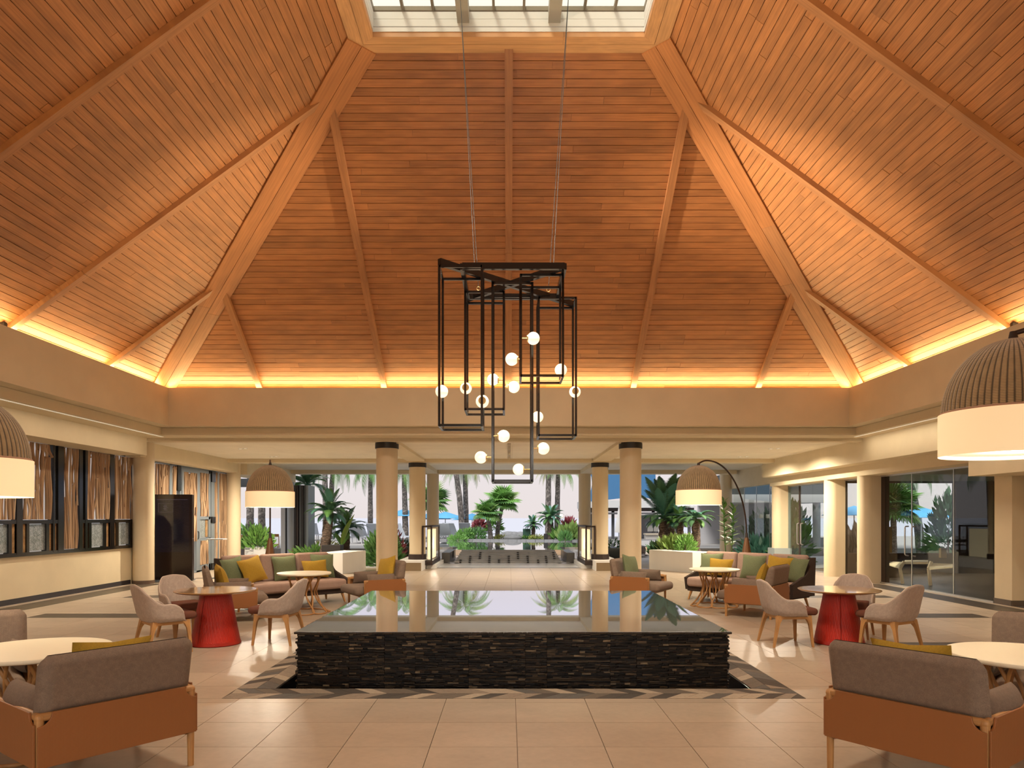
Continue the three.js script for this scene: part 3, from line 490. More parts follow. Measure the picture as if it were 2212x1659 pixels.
// ---------------------------------------------------------------- glass on the right wall (plane x = 8.96)
const R = 8.96;
const rectR = (d0, d1, y0, y1, x = R, t = 0.012) => box(t, y1 - y0, d1 - d0, x, (y0 + y1) / 2, -(d0 + d1) / 2);
{
  const w = structGroup('door_2', 'frameless glass doors with a steel handle, into a dark lounge');
  part(w, 'side_post', rectR(XL(1913, R), 17.5, 0, 2.6, R + 0.04, 0.1), M.bronze);
  for (const [a, b] of [[2146, 2061], [2060, 1970.5], [1969.5, 1913]]) part(w, 'pane', rectR(XL(a, R), XL(b, R), 0.03, 2.56), M.glass);
  for (const a of [2060.5, 1970]) part(w, 'pane_edge', rectR(XL(a, R) - 0.012, XL(a, R) + 0.012, 0.03, 2.56, R, 0.018), M.steel);
  part(w, 'floor_channel', rectR(13.42, 17.5, 0, 0.035, R, 0.07), M.steel); part(w, 'head_channel', rectR(13.42, 17.5, 2.55, 2.61, R, 0.05), M.steel);
  for (const o of [-0.14, 0.14]) { const dd = XL(1970, R) + o; part(w, 'handle', tube([V(R, 0.72, -dd), V(R - 0.07, 0.74, -dd), V(R - 0.08, 0.8, -dd), V(R - 0.08, 1.3, -dd), V(R - 0.07, 1.37, -dd), V(R, 1.38, -dd)], 0.016, 30, 8), M.steel); }
  const v = structGroup('window_3', 'tall narrow pane between two cream pilasters');
  part(v, 'side_post', rectR(XL(1823, R), 19.45, 0, 2.6, R + 0.04, 0.1), M.bronze); part(v, 'pane', rectR(17.95, XL(1823, R), 0.03, 2.56), M.glass); part(v, 'floor_channel', rectR(17.95, 19.4, 0, 0.035, R, 0.06), M.steel); part(v, 'head_channel', rectR(17.95, 19.4, 2.55, 2.6, R, 0.05), M.steel);
  const u = structGroup('door_3', 'frameless glass door with long steel handle beyond the narrow pane');
  for (const [a, b] of [[19.84, XL(1756, R)], [XL(1755.5, R), XL(1727.5, R)], [XL(1727, R), XL(1707, R)]]) part(u, 'pane', rectR(a, b, 0.03, 2.56), M.glass);
  part(u, 'side_post', rectR(XL(1706.5, R), 23.28, 0, 2.6, R, 0.06), mat(lin(0.16, 0.20, 0.18), 0.5)); part(u, 'door_stile', rectR(XL(1728, R) - 0.02, XL(1727, R) + 0.02, 0.03, 2.56, R, 0.03), M.bronze);
  part(u, 'floor_channel', rectR(19.84, 23.3, 0, 0.035, R, 0.06), M.steel); part(u, 'head_channel', rectR(19.84, 23.3, 2.55, 2.6, R, 0.05), M.steel);
  for (const o of [-0.16, 0.12]) { const dd = XL(1730, R) + o; part(u, 'handle', tube([V(R, 0.75, -dd), V(R - 0.06, 0.77, -dd), V(R - 0.07, 0.84, -dd), V(R - 0.07, 1.32, -dd), V(R - 0.06, 1.39, -dd), V(R, 1.4, -dd)], 0.017, 26, 8), M.steel); }
  const c = structGroup('window_4', 'curtain of glass panes behind the sofa on the garden side');
  for (let i = 0; i < 4; i++) { const a = 23.75 + i * 1.35; part(c, 'pane', rectR(a + 0.01, a + 1.34, 0.03, 2.72, 9.0), M.glass); part(c, 'pane_edge', rectR(a - 0.008, a + 0.008, 0.03, 2.72, 9.0, 0.02), M.steel); }
  part(c, 'sill', rectR(23.75, 29.2, 0, 0.06, 9.0, 0.08), M.greyMetal);
  column(8.75, 29.35, 0.24, 3.4, 0, 'grey cream column at the far end of the curtain of glass');
}
{ // dark lounge behind the glass doors
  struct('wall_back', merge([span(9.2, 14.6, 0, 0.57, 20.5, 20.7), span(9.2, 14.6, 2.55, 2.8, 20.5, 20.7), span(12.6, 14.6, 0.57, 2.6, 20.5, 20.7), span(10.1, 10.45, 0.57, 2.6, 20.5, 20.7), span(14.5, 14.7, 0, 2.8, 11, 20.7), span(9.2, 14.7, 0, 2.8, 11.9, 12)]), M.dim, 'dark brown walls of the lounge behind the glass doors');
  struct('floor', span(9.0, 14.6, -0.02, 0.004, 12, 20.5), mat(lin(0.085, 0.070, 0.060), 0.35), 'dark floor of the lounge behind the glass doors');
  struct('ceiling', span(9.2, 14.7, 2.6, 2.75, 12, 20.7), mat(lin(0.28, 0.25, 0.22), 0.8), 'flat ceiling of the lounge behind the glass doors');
  const t = thing('console_desk', 'angular pale console desk inside the dark lounge', 'desk', [0, 0, 0]);
  const wd = mat(lin(0.62, 0.52, 0.36), 0.5), q = (px, py, d) => P(px, py, d);
  part(t, 'top', slab([q(1952, 1214, 17.4), q(2005, 1214, 16.9), q(2005, 1210, 17.5), q(1955, 1210, 18.0)], V(0, 1, 0), 0.05), wd);
  part(t, 'wing', slab([q(1917, 1218, 18.4), q(1946, 1227, 17.3), q(1950, 1214, 17.5), q(1930, 1213, 18.6)], V(0, 1, 0), 0.03), wd);
  part(t, 'wing', slab([q(2008, 1228, 16.6), q(2058, 1224, 16.0), q(2058, 1218, 16.5), q(2006, 1216, 17.0)], V(0, 1, 0), 0.03), wd);
  for (const [x0, x1, x2, d] of [[1944, 1953, 1950, 17.3], [2006, 2012, 2010, 16.8]]) { part(t, 'leg', bar(q(x1, 1213, d), q(x0, 1228, d), 0.05, 0.06), wd); part(t, 'leg', bar(q(x0, 1228, d), V(q(x2, 1240, d).x, 0.01, -d), 0.05, 0.06), wd); }
  for (const [px, y0, y1, d, say] of [[1921, 1138, 1194, 18.3, 'beside the side post'], [2039, 1184, 1205, 19, 'under the dark wall']]) solo('brass_panel', merge([span((px - VX - 6) * d / F, (px - VX + 6) * d / F, EYE - (y1 - VY) * d / F, EYE - (y0 - VY) * d / F, d, d + 0.1)]), M.brass, 'gold panel in the dark lounge ' + say, 'panel');
  const s = thing('lounge_seat', 'dark upholstered lounge seat with a zigzag cushion behind the narrow pane', 'seat', [9.75, 0, -19.2]);
  part(s, 'body', rbox(0.9, 0.4, 0.7, 0.06, 0, 0.21, 0), mat(lin(0.05, 0.03, 0.022), 0.8)); part(s, 'cushion', rbox(0.45, 0.3, 0.14, 0.06, 0, 0.53, 0.12), mat(lin(0.12, 0.075, 0.03), 0.9));
}
// recessed twin downlights in the far ceiling
for (const s of [-1, 1]) for (const [x, d] of [[6.9, 18.9], [6.9, 21.4]]) {
  const t = thing('downlight', `twin recessed downlight in the boarded ceiling ${s < 0 ? 'near the branch doors' : 'near the curtain of glass'}, ${d < 19 ? 'lobby' : 'garden'} side`, 'downlight', [s * x, 3.366, -d], 0, 'downlights in the boarded ceiling');
  for (const o of [-0.08, 0.08]) { part(t, 'lens', cyl(0.045, 0.045, 0.006, o, -0.004, o * 0.6, 20), mat(lin(1, 0.95, 0.85), 0.5, { emissive: lin(1, 0.9, 0.7), emissiveIntensity: 1.2 })); part(t, 'bezel', new THREE.TorusGeometry(0.05, 0.006, 6, 24).rotateX(Math.PI / 2).translate(o, -0.002, o * 0.6), M.whitePaint); }
  spot(s * x, 3.34, d, s * x, 0, d, WARM2, s > 0 ? 74 : 66, 1.45, 0.5, 1);
}
for (const s of [-1, 1]) solo('added_soffit_line', box(0.05, 0.006, 16, s * 7.8, 3.391, -8.4), mat(lin(0.8, 0.75, 0.65), 0.5, { emissive: lin(1, 0.9, 0.7), emissiveIntensity: 0.35 }), `thin fill light line added in the soffit on the ${s < 0 ? 'branch screen' : 'glass door'} side`, 'light line');
{ // fill spots added on the ceiling track over the way to the garden
  const t = thing('added_track_spots', 'small pale spot heads added on the thin ceiling track before the garden', 'added track light', [0.01, 3.355, -19.8]);
  for (const z of [-1.5, 0, 1.5]) { part(t, 'added_spot_head', cyl(0.03, 0.025, 0.06, 0, -0.065, z, 12), M.ceilCream); spot(0.01, 3.27, 19.8 - z, 0.01, 0, 20.4 - z, WARM2, 26, 1.1, 0.9, 1); }
}
// ---------------------------------------------------------------- furniture makers (local +z is the way a seat faces)
function pillowGeo(w, h, t, pinch = 0.2) {
  const f = (sgn) => grid(14, 14, (u, v) => {
    const a = u * 2 - 1, b = v * 2 - 1, e = Math.pow(Math.max(0, (1 - a * a) * (1 - b * b)), 0.42), k = 1 - pinch * 0.5 * (1 - Math.abs(a)) * (Math.abs(b)), m = 1 - pinch * 0.5 * (1 - Math.abs(b)) * Math.abs(a);
    return [sgn * a * w / 2 * m, b * h / 2 * k, sgn * t / 2 * e, a * w, b * h];
  });
  return merge([f(1), f(-1)]);
}
const PIL = { sq: pillowGeo(0.46, 0.46, 0.17), rect: pillowGeo(0.5, 0.34, 0.16), bolster: pillowGeo(0.5, 0.22, 0.15, 0.05) };
function throwPillow(base, kind, m, label, at, rot, group) {        // placed in the frame of the seat it lies on, yet a thing of its own
  const o = solo('throw_pillow', PIL[kind], m, label, 'pillow', group);
  base.updateMatrixWorld(true);
  const e = new THREE.Matrix4().compose(V(...at), new THREE.Quaternion().setFromEuler(new THREE.Euler(rot[0], rot[1], rot[2], 'YXZ')), V(1, 1, 1));
  new THREE.Matrix4().multiplyMatrices(base.matrixWorld, e).decompose(o.position, o.quaternion, o.scale); return o;
}
// tub chair ------------------------------------------------------
function tubShell() {
  const hw = 0.265, back = -0.235, front = 0.135, rad = 0.17, path = [];             // U-shaped plan, from the near arm round the back to the far arm
  const N = 72; const pts = [];
  const segs = [[V(hw, 0, front), V(hw, 0, back + rad)], 'c1', [V(hw - rad, 0, back), V(-hw + rad, 0, back)], 'c2', [V(-hw, 0, back + rad), V(-hw, 0, front)]];
  const lens = [front - back - rad, rad * Math.PI / 2, 2 * (hw - rad), rad * Math.PI / 2, front - back - rad], tot = lens.reduce((a, b) => a + b);
  const at = (s) => { let q = s * tot, i = 0; while (i < 4 && q > lens[i]) q -= lens[i++]; const k = q / lens[i];
    if (i === 0) return [hw, front - (front - back - rad) * k, 1, 0]; if (i === 1) { const a = k * Math.PI / 2; return [hw - rad + rad * Math.cos(a), back + rad - rad * Math.sin(a), Math.cos(a), -Math.sin(a)]; }
    if (i === 2) return [hw - rad - 2 * (hw - rad) * k, back, 0, -1]; if (i === 3) { const a = k * Math.PI / 2; return [-hw + rad - rad * Math.sin(a), back + rad - rad * Math.cos(a), -Math.sin(a), -Math.cos(a)]; } return [-hw, back + rad + (front - back - rad) * k, -1, 0]; };
  const sm = (a, b, x) => { const t = Math.max(0, Math.min(1, (x - a) / (b - a))); return t * t * (3 - 2 * t); };
  const top = (s) => { const e = Math.abs(s - 0.5) * 2; let h = 0.59 + 0.215 * (1 - sm(0.24, 0.62, e)) - 0.012 * sm(0, 0.3, e); const r = Math.max(0, (e - 0.70) / 0.30); h -= 0.185 * (1 - Math.sqrt(Math.max(0, 1 - r * r))); return h - 0.012 * Math.pow(Math.min(1, e / 0.34), 2) * (e < 0.4 ? 1 : 0); };
  const lo = 0.375;
  const pos = (s, y, o) => { const [x, z, nx, nz] = at(s), e = Math.abs(s - 0.5) * 2, k = (y - lo), rec = -0.22 * k * (1 - sm(0.4, 0.85, e)), fl = 0.10 * k * sm(0.2, 0.6, e) - 0.02 * (1 - k / 0.4) * 1; return [x * (1 + fl * 0.6) + nx * o, y, z * (1 + fl * 0.2) + rec + nz * o]; };
  const prof = [];                                                                       // round the section: outer bottom, outer side, rim, inner side
  const outer = grid(N, 22, (u, v) => {
    const H = top(u), t = 0.022, n = v * 22;
    let p; if (n <= 8) { const k = n / 8, y = lo + (H - t - lo) * k, tuck = 0.03 * Math.pow(1 - Math.min(1, k / 0.25), 2); p = pos(u, y, t - tuck); } else if (n <= 14) { const a = (n - 8) / 6 * Math.PI; p = pos(u, H - t + Math.sin(a) * t, Math.cos(a) * t); } else { const k = 1 - (n - 14) / 8; p = pos(u, lo + (H - t - lo) * k, -t); }
    return [p[0], p[1], p[2], u * 1.3, n * 0.03];
  });
  const cap = (s) => { const H = top(s), t = 0.022; return grid(6, 6, (u, v) => { const y = lo + (H - t * 0.6 - lo) * v, a = u * Math.PI, p = pos(s, y, Math.cos(a) * t); p[2] += Math.sin(a) * t; return s < 0.5 ? p : [p[0], p[1], p[2]]; }); };
  const rim = []; for (let i = 1; i < N; i += 1) { const p = pos(i / N, top(i / N) + 0.001, 0.006); rim.push(V(...p)); }
  return { shell: merge([outer, cap(0), cap(1)]), rim: tube(rim, 0.0045, 90, 5) };
}
const TUB = tubShell();
function legLoft(x0, z0, y0, x1, z1, y1, w0, w1, flare) {                                // tapered leg from the apron (0) to the floor (1), flaring into the apron
  const n = 8, dirx = -Math.sign(x0), dirz = -Math.sign(z0);
  return grid(4, n, (u, v) => {
    const k = v, c = [[1, 1], [-1, 1], [-1, -1], [1, -1], [1, 1]][Math.round(u * 4)], w = (w0 + (w1 - w0) * k) / 2, fl = flare * Math.pow(Math.max(0, 1 - k / 0.3), 2);
    return [x0 + (x1 - x0) * k + c[0] * w + (c[0] * Math.sign(x0) < 0 ? dirx * fl : 0), y0 + (y1 - y0) * k, z0 + (z1 - z0) * k + c[1] * w + (c[1] * Math.sign(z0) < 0 ? dirz * fl : 0), k * 0.4, u * 0.1];
  }).toNonIndexed();
}
function flat(g) { const o = clean(g); o.computeVertexNormals(); return o; }
function tubChair(label, x, d, f, group) {
  const t = thing('tub_chair', label, 'chair', [x, 0, -d], facing(...f), group);
  const sh = part(t, 'shell', TUB.shell, M.mauve); part(sh, 'rim_highlight', TUB.rim, M.rim_highlight);  // thin pale tube added to draw the rim highlight on the shell
  part(t, 'seat', rbox(0.45, 0.09, 0.47, 0.042, 0, 0.425, 0.065, 4), M.rust, 'rust brown seat pad');
  part(t, 'seat_frame', merge([box(0.40, 0.045, 0.03, 0, 0.36, 0.19), box(0.40, 0.045, 0.03, 0, 0.36, -0.19), box(0.03, 0.045, 0.38, 0.205, 0.36, 0), box(0.03, 0.045, 0.38, -0.205, 0.36, 0)]), M.oak);
  for (const sx of [-1, 1]) for (const sz of [1, -1]) part(t, 'leg', flat(legLoft(sx * 0.2, sz * 0.185, 0.382, sx * 0.245, sz * (sz > 0 ? 0.215 : 0.27), 0, 0.045, 0.024, 0.05)), M.oak);
  return t;
}
// armchair with a leather sling ----------------------------------
function slingGeo(w, y0, y1, cut) {                                                       // leather sheet with rounded notches at its upper corners
  const s = new THREE.Shape(); s.moveTo(-w / 2, y0); s.lineTo(w / 2, y0); s.lineTo(w / 2, y1 - cut); s.absarc(w / 2, y1, cut, -Math.PI / 2, -Math.PI, true); s.lineTo(-w / 2 + cut, y1); s.absarc(-w / 2, y1, cut, 0, -Math.PI / 2, true); s.lineTo(-w / 2, y0);
  return new THREE.ExtrudeGeometry(s, { depth: 0.008, bevelEnabled: true, bevelSize: 0.002, bevelThickness: 0.002, bevelSegments: 1, curveSegments: 10 });
}
function armchair(label, x, d, f, group) {
  const t = thing('armchair', label, 'armchair', [x, 0, -d], facing(...f), group), w = 0.43, b = -0.37, fr = 0.33;
  for (const sx of [-1, 1]) for (const z of [b, fr]) part(t, 'leg', uvBox(merge([cyl(0.019, 0.025, 0.48, sx * w, 0, z, 16), new THREE.SphereGeometry(0.027, 16, 10).translate(sx * w, 0.485, z)]), 1), M.oak);
  const rail = (a, c, r = 0.024) => new THREE.TubeGeometry(new THREE.LineCurve3(a, c), 1, r, 14);
  for (const sx of [-1, 1]) { part(t, 'arm_rail', rail(V(sx * w, 0.488, b), V(sx * w, 0.488, fr + 0.02)), M.oak); part(t, 'side_rail', rail(V(sx * (w - 0.03), 0.22, b), V(sx * (w - 0.03), 0.22, fr), 0.018), M.oak); }
  part(t, 'back_rail', rail(V(-w, 0.488, b), V(w, 0.488, b)), M.oak);
  part(t, 'front_rail', rail(V(-w, 0.225, fr), V(w, 0.225, fr), 0.02), M.oak);
  part(t, 'back_panel', slingGeo(2 * w + 0.035, 0.22, 0.513, 0.072).rotateY(Math.PI).translate(0, 0, b - 0.026), M.leather, 'tan leather back panel');
  for (const sx of [-1, 1]) part(t, 'side_panel', slingGeo(fr - b + 0.03, 0.22, 0.513, 0.06).rotateY(sx * Math.PI / 2).translate(sx * (w + 0.026), 0, (fr + b) / 2), M.leather, 'tan leather side panel');
  part(t, 'seat_cushion', merge([rbox(2 * w - 0.07, 0.15, 0.86, 0.065, 0, 0.325, 0.085, 5)]), M.taupe);
  part(t, 'seat_base', box(2 * w - 0.09, 0.03, 0.66, 0, 0.235, -0.03), M.taupe);
  // back cushion: rounded slab sitting on the rail, leaning back
  const bc = grid(44, 12, (u, v) => {
    const a = (u * 2 - 1), W = w + 0.012, y = v, th = 0.075 - 0.028 * v, lean = -0.07 * v;
    const e = u < 0.5 ? 1 : -1, q = u < 0.5 ? u * 2 : (1 - u) * 2;                            // front sheet then back sheet
    const k = Math.min(1, Math.min(q, 1 - q) / 0.06), r = Math.sqrt(Math.max(0, 1 - (1 - k) * (1 - k))), kv = Math.min(1, Math.min(v, 1 - v) / 0.16), rv = Math.sqrt(Math.max(0, 1 - (1 - kv) * (1 - kv)));
    const corner = Math.max(0, v - 0.8) / 0.2, inset = 0.05 * corner * corner * (1 - k);
    return [(q * 2 - 1) * (W - inset), 0.492 + 0.33 * y, b + 0.055 + lean + e * th * r * (0.25 + 0.75 * rv), q * 0.9, y * 0.4];
  });
  part(t, 'back_cushion', bc, M.taupe);
  const pp = []; for (let i = 0; i <= 24; i++) { const k = i / 24; pp.push(V((k * 2 - 1) * (w - 0.005), 0.822, b - 0.012 + 0.0)); }
  part(t, 'lower_back_cushion', rbox(2 * w - 0.09, 0.2, 0.12, 0.05, 0, 0.46, b + 0.1), M.taupe);
  for (const sx of [-1, 1]) part(t, 'arm_bolster', PIL.bolster.clone().rotateY(Math.PI / 2).rotateZ(sx * 0.35).translate(sx * (w - 0.06), 0.50, 0.02), M.taupe);
  return t;
}
// sofa -------------------------------------------------------------
function sofa(label, x, d, f) {
  const t = thing('sofa', label, 'sofa', [x, 0, -d], facing(...f)), W = 1.06, D = 0.33;
  part(t, 'back_shell', rbox(2 * W + 0.06, 0.66, 0.05, 0.02).rotateX(-0.13).translate(0, 0.53, -D - 0.06), M.sofaShell, 'dark brown back shell');
  for (const s of [-1, 1]) {
    const sh = new THREE.Shape(); sh.moveTo(-D - 0.07, 0.2); sh.lineTo(D - 0.02, 0.2); sh.lineTo(D + 0.02, 0.42); sh.lineTo(-D + 0.25, 0.55); sh.quadraticCurveTo(-D + 0.1, 0.6, -D + 0.05, 0.86); sh.lineTo(-D - 0.11, 0.86); sh.lineTo(-D - 0.07, 0.2);
    part(t, 'side_shell', new THREE.ExtrudeGeometry(sh, { depth: 0.04, bevelEnabled: true, bevelSize: 0.008, bevelThickness: 0.008, bevelSegments: 2 }).rotateY(-Math.PI / 2).translate(s * (W + 0.03) + 0.02, 0, 0), M.sofaShell, 'dark brown wing');
  }
  part(t, 'base', rbox(2 * W + 0.02, 0.09, 2 * D, 0.02, 0, 0.21, 0), M.sofaShell);
  part(t, 'seat_cushion', rbox(2 * W - 0.03, 0.18, 2 * D + 0.06, 0.06, 0, 0.345, 0.04, 5), M.sofa);
  for (const i of [-1, 0, 1]) part(t, 'back_cushion', rbox(2 * W / 3 - 0.02, 0.50, 0.13, 0.05, 0, 0, 0, 4).rotateX(-0.13).translate(i * 2 * W / 3, 0.665, -D + 0.05), M.sofa);
  for (const sx of [-1, 1]) for (const sz of [-1, 1]) part(t, 'leg', flat(legLoft(sx * (W - 0.06), sz * (D - 0.05), 0.17, sx * (W - 0.02), sz * (D - 0.01), 0, 0.04, 0.024, 0)), M.oak);
  return t;
}
// rattan table -----------------------------------------------------
M.rattan = mat(lin(0.46, 0.23, 0.075), 0.5, { map: again(woodTex, 2, 4) });
const loopGeo = (() => {
  const pts = [], w = 0.42, prof = [[0.63, 0.27, 0.55], [0.5, 0.235, 0.36], [0.36, 0.20, 0.16], [0.24, 0.235, 0.19], [0.12, 0.30, 0.36], [0.035, 0.37, 0.42], [0.011, 0.405, 0.22]];
  for (const [y, r, a] of prof) pts.push(V(Math.sin(-a) * r, y, Math.cos(-a) * r)); pts.push(V(0, 0.010, 0.42)); for (const [y, r, a] of [...prof].reverse()) pts.push(V(Math.sin(a) * r, y, Math.cos(a) * r));
  return tube(pts, 0.0128, 60, 7);
})();
function rattanTable(label, x, d, h, dia, turn) {
  const t = thing('rattan_table', label, 'table', [x, 0, -d], turn), s = h / 0.67;
  const top = new THREE.LatheGeometry([[0, 0], [dia / 2 - 0.012, 0], [dia / 2 - 0.003, 0.006], [dia / 2, 0.014], [dia / 2, 0.026], [dia / 2 - 0.004, 0.032], [0, 0.034]].map(([a, b]) => new THREE.Vector2(a, b)), 64).translate(0, h - 0.034, 0);
  part(t, 'tabletop', top, M.creamTop, 'round cream tabletop');
  part(t, 'top_ring', new THREE.TorusGeometry(0.27, 0.012, 8, 48).rotateX(Math.PI / 2).translate(0, h - 0.045, 0), M.rattan);
  for (let i = 0; i < 8; i++) part(t, 'rattan_loop', loopGeo.clone().scale(1, s * 0.985, 1).rotateY(i * Math.PI / 4), M.rattan);
  return t;
}
// red pedestal table -------------------------------------------------
const weave = tex(256, 256, (u, v) => { const a = (u * 16 + v * 16) % 1, b = (u * 16 - v * 16 + 32) % 1; return 0.35 + 0.65 * Math.max(Math.sin(a * Math.PI), 0) * (Math.floor(u * 16 + v * 16) % 2 ? Math.sin(b * Math.PI) : 0.55); }, false, 5, 2.2);
M.red = phys(lin(0.42, 0.022, 0.011), 0.38, { bumpMap: weave, bumpScale: 0.006, specularIntensity: 0.6 });
function redTable(label, x, d) {
  const t = thing('pedestal_table', label, 'table', [x, 0, -d], -0.35), h = 0.672;
  part(t, 'pedestal', new THREE.LatheGeometry([[0.0, 0.0], [0.298, 0.0], [0.305, 0.012], [0.29, 0.05], [0.185, 0.615], [0.18, 0.64], [0, 0.64]].map(([a, b]) => new THREE.Vector2(a, b)), 72), M.red, 'red woven cone pedestal');
  part(t, 'seam', bar(V(0, 0.02, 0.305), V(0, 0.63, 0.185), 0.006, 0.004), M.red);
  part(t, 'tabletop', new THREE.LatheGeometry([[0, -0.03], [0.40, -0.03], [0.46, -0.018], [0.485, -0.005], [0.487, 0.0], [0.483, 0.005], [0, 0.006]].map(([a, b]) => new THREE.Vector2(a, b)), 80).translate(0, h, 0), M.tableTop, 'polished timber tabletop');
  return t;
}
M.tableTop = phys(lin(0.42, 0.24, 0.10), 0.16, { map: again(woodTex, 2, 1), clearcoat: 0.6, clearcoatRoughness: 0.08 });
// ---------------------------------------------------------------- furniture set out
redTable('red cone pedestal table between the tub chairs on the branch screen side', -3.66, 9.09);
redTable('red cone pedestal table between the tub chairs on the side of the glass doors', 4.15, 9.15);
const GT = 'tub chairs round the red pedestal tables';
tubChair('tub chair seen from behind with its arm against the red table, by the branch screens', -4.05, 8.57, [0.707, 0.707], GT);
tubChair('tub chair facing us behind the red table, by the branch screens', -4.27, 9.62, [0.78, -0.63], GT);
tubChair('tub chair in profile between the red table and the stone pool, by the branch screens', -2.92, 9.2, [-0.995, 0.1], GT);
tubChair('tub chair in profile between the stone pool and the red table, by the glass doors', 3.47, 9.08, [1, 0.05], GT);
tubChair('tub chair facing us behind the red table, by the glass doors', 4.55, 9.7, [-0.56, -0.82], GT);
tubChair('tub chair seen from behind tucked to the red table, by the glass doors', 4.5, 8.62, [-0.5, 0.86], GT);
const A1 = armchair('large tan leather armchair seen from behind, at the cream table by the branch screens', -2.58, 4.52, [-0.79, 0.61]);
const A2 = armchair('large tan leather armchair seen from behind, at the cream table by the glass doors', 2.56, 4.42, [0.8, 0.6]);
const A3 = armchair('armchair across the near cream table, half out of view by the branch screens', -4.13, 5.48, [0.6, -0.8]);
const A4 = armchair('armchair across the near cream table, half out of view by the glass doors', 4.06, 5.36, [-0.6, -0.8]);
const A5 = armchair('armchair with leather side toward the red table, before the sofa by the branch screens', -4.30, 11.30, [0.92, 0.39]);
const A6 = armchair('armchair beside the pool corner facing the sofa by the branch screens', -2.36, 12.85, [-0.86, -0.51]);
const A7 = armchair('armchair showing leather side and back to the red table by the glass doors', 4.0, 11.8, [-0.8, 0.6]);
const A8 = armchair('armchair beside the pool corner facing the sofa by the glass doors', 2.41, 13.4, [0.85, -0.53]);
const S1 = sofa('long pinkish three seat sofa with dark wings, before the branch screen doors', -4.02, 13.12, [0.72, -0.69]);
const S2 = sofa('long pinkish three seat sofa with dark wings, before the curtain of glass', 4.38, 13.46, [-0.77, -0.64]);
rattanTable('near round cream table on rattan loops, by the branch screens', -3.25, 5.0, 0.68, 0.94, 0.2);
rattanTable('near round cream table on rattan loops, by the glass doors', 3.42, 4.8, 0.68, 0.94, 0.1);
rattanTable('round cream table on rattan loops before the sofa, by the branch screens', -3.4, 12.1, 0.665, 0.88, 0.3);
rattanTable('round cream table on rattan loops before the sofa, by the glass doors', 3.67, 13.0, 0.665, 0.88, 0);
const pl = (b, k, c, l, at, rot) => throwPillow(b, k, c === 'y' ? M.yellow : M.green, l, at, rot);
pl(A1, 'sq', 'y', 'yellow pillow peeping over the back of the large armchair by the branch screens', [0.0, 0.63, -0.19], [-0.3, 0, 0.04]);
pl(A2, 'sq', 'y', 'yellow pillow peeping over the back of the large armchair by the glass doors', [0.0, 0.63, -0.19], [-0.3, 0, -0.04]);
pl(A3, 'sq', 'g', 'green pillow on the half seen armchair by the branch screens', [-0.1, 0.62, -0.15], [-0.3, 0.2, 0.1]);
pl(A4, 'sq', 'y', 'yellow pillow on the half seen armchair by the glass doors', [0.06, 0.64, -0.15], [-0.3, -0.2, -0.1]);
pl(A5, 'sq', 'y', 'yellow pillow upright in the armchair before the sofa by the branch screens', [-0.05, 0.62, -0.14], [-0.28, 0.1, 0.12]);
pl(A6, 'sq', 'y', 'yellow pillow in the armchair beside the pool corner by the branch screens', [0.1, 0.66, -0.17], [-0.3, 0.2, 0.2]);
pl(A7, 'sq', 'y', 'yellow pillow leaning out of the armchair before the sofa by the glass doors', [0.05, 0.62, -0.12], [-0.3, 0.2, 0.15]);
pl(A8, 'sq', 'g', 'green pillow in the armchair beside the pool corner by the glass doors', [-0.06, 0.66, -0.15], [-0.28, -0.1, -0.15]);
// each seat cushion row: [which, x, y, z, tilt]
pl(S1, 'sq', 'g', 'green pillow behind the tilted yellow one on the sofa by the branch screens', [-0.9, 0.66, -0.13], [-0.3, 0.25, 0.12]);
pl(S1, 'sq', 'y', 'yellow pillow standing tilted in the corner of the sofa by the branch screens', [-0.62, 0.66, -0.02], [-0.35, 0.1, 0.22]);
pl(S1, 'sq', 'g', 'green pillow in the middle of the sofa by the branch screens', [0.05, 0.66, -0.11], [-0.3, -0.1, 0.03]);
pl(S1, 'sq', 'g', 'green pillow at the garden end of the sofa by the branch screens', [0.84, 0.66, -0.13], [-0.3, -0.2, -0.03]);
pl(S1, 'rect', 'y', 'yellow oblong pillow at the garden end of the sofa by the branch screens', [0.60, 0.62, 0.0], [-0.3, -0.1, 0.02]);
pl(S2, 'sq', 'g', 'green pillow at the garden end of the sofa by the glass', [-0.84, 0.66, -0.13], [-0.3, 0.2, 0.03]);
pl(S2, 'rect', 'y', 'yellow oblong pillow at the garden end of the sofa by the glass', [-0.55, 0.63, -0.01], [-0.3, 0.1, -0.02]);
pl(S2, 'sq', 'g', 'green pillow in the middle of the sofa by the glass', [0.08, 0.66, -0.11], [-0.3, 0.1, -0.03]);
pl(S2, 'sq', 'y', 'yellow pillow on the sofa by the glass, behind the armchair', [0.62, 0.66, -0.05], [-0.32, 0.1, -0.1]);
pl(S2, 'sq', 'g', 'green pillow against the dark wing of the sofa by the glass', [0.9, 0.65, -0.12], [-0.3, -0.15, -0.1]);

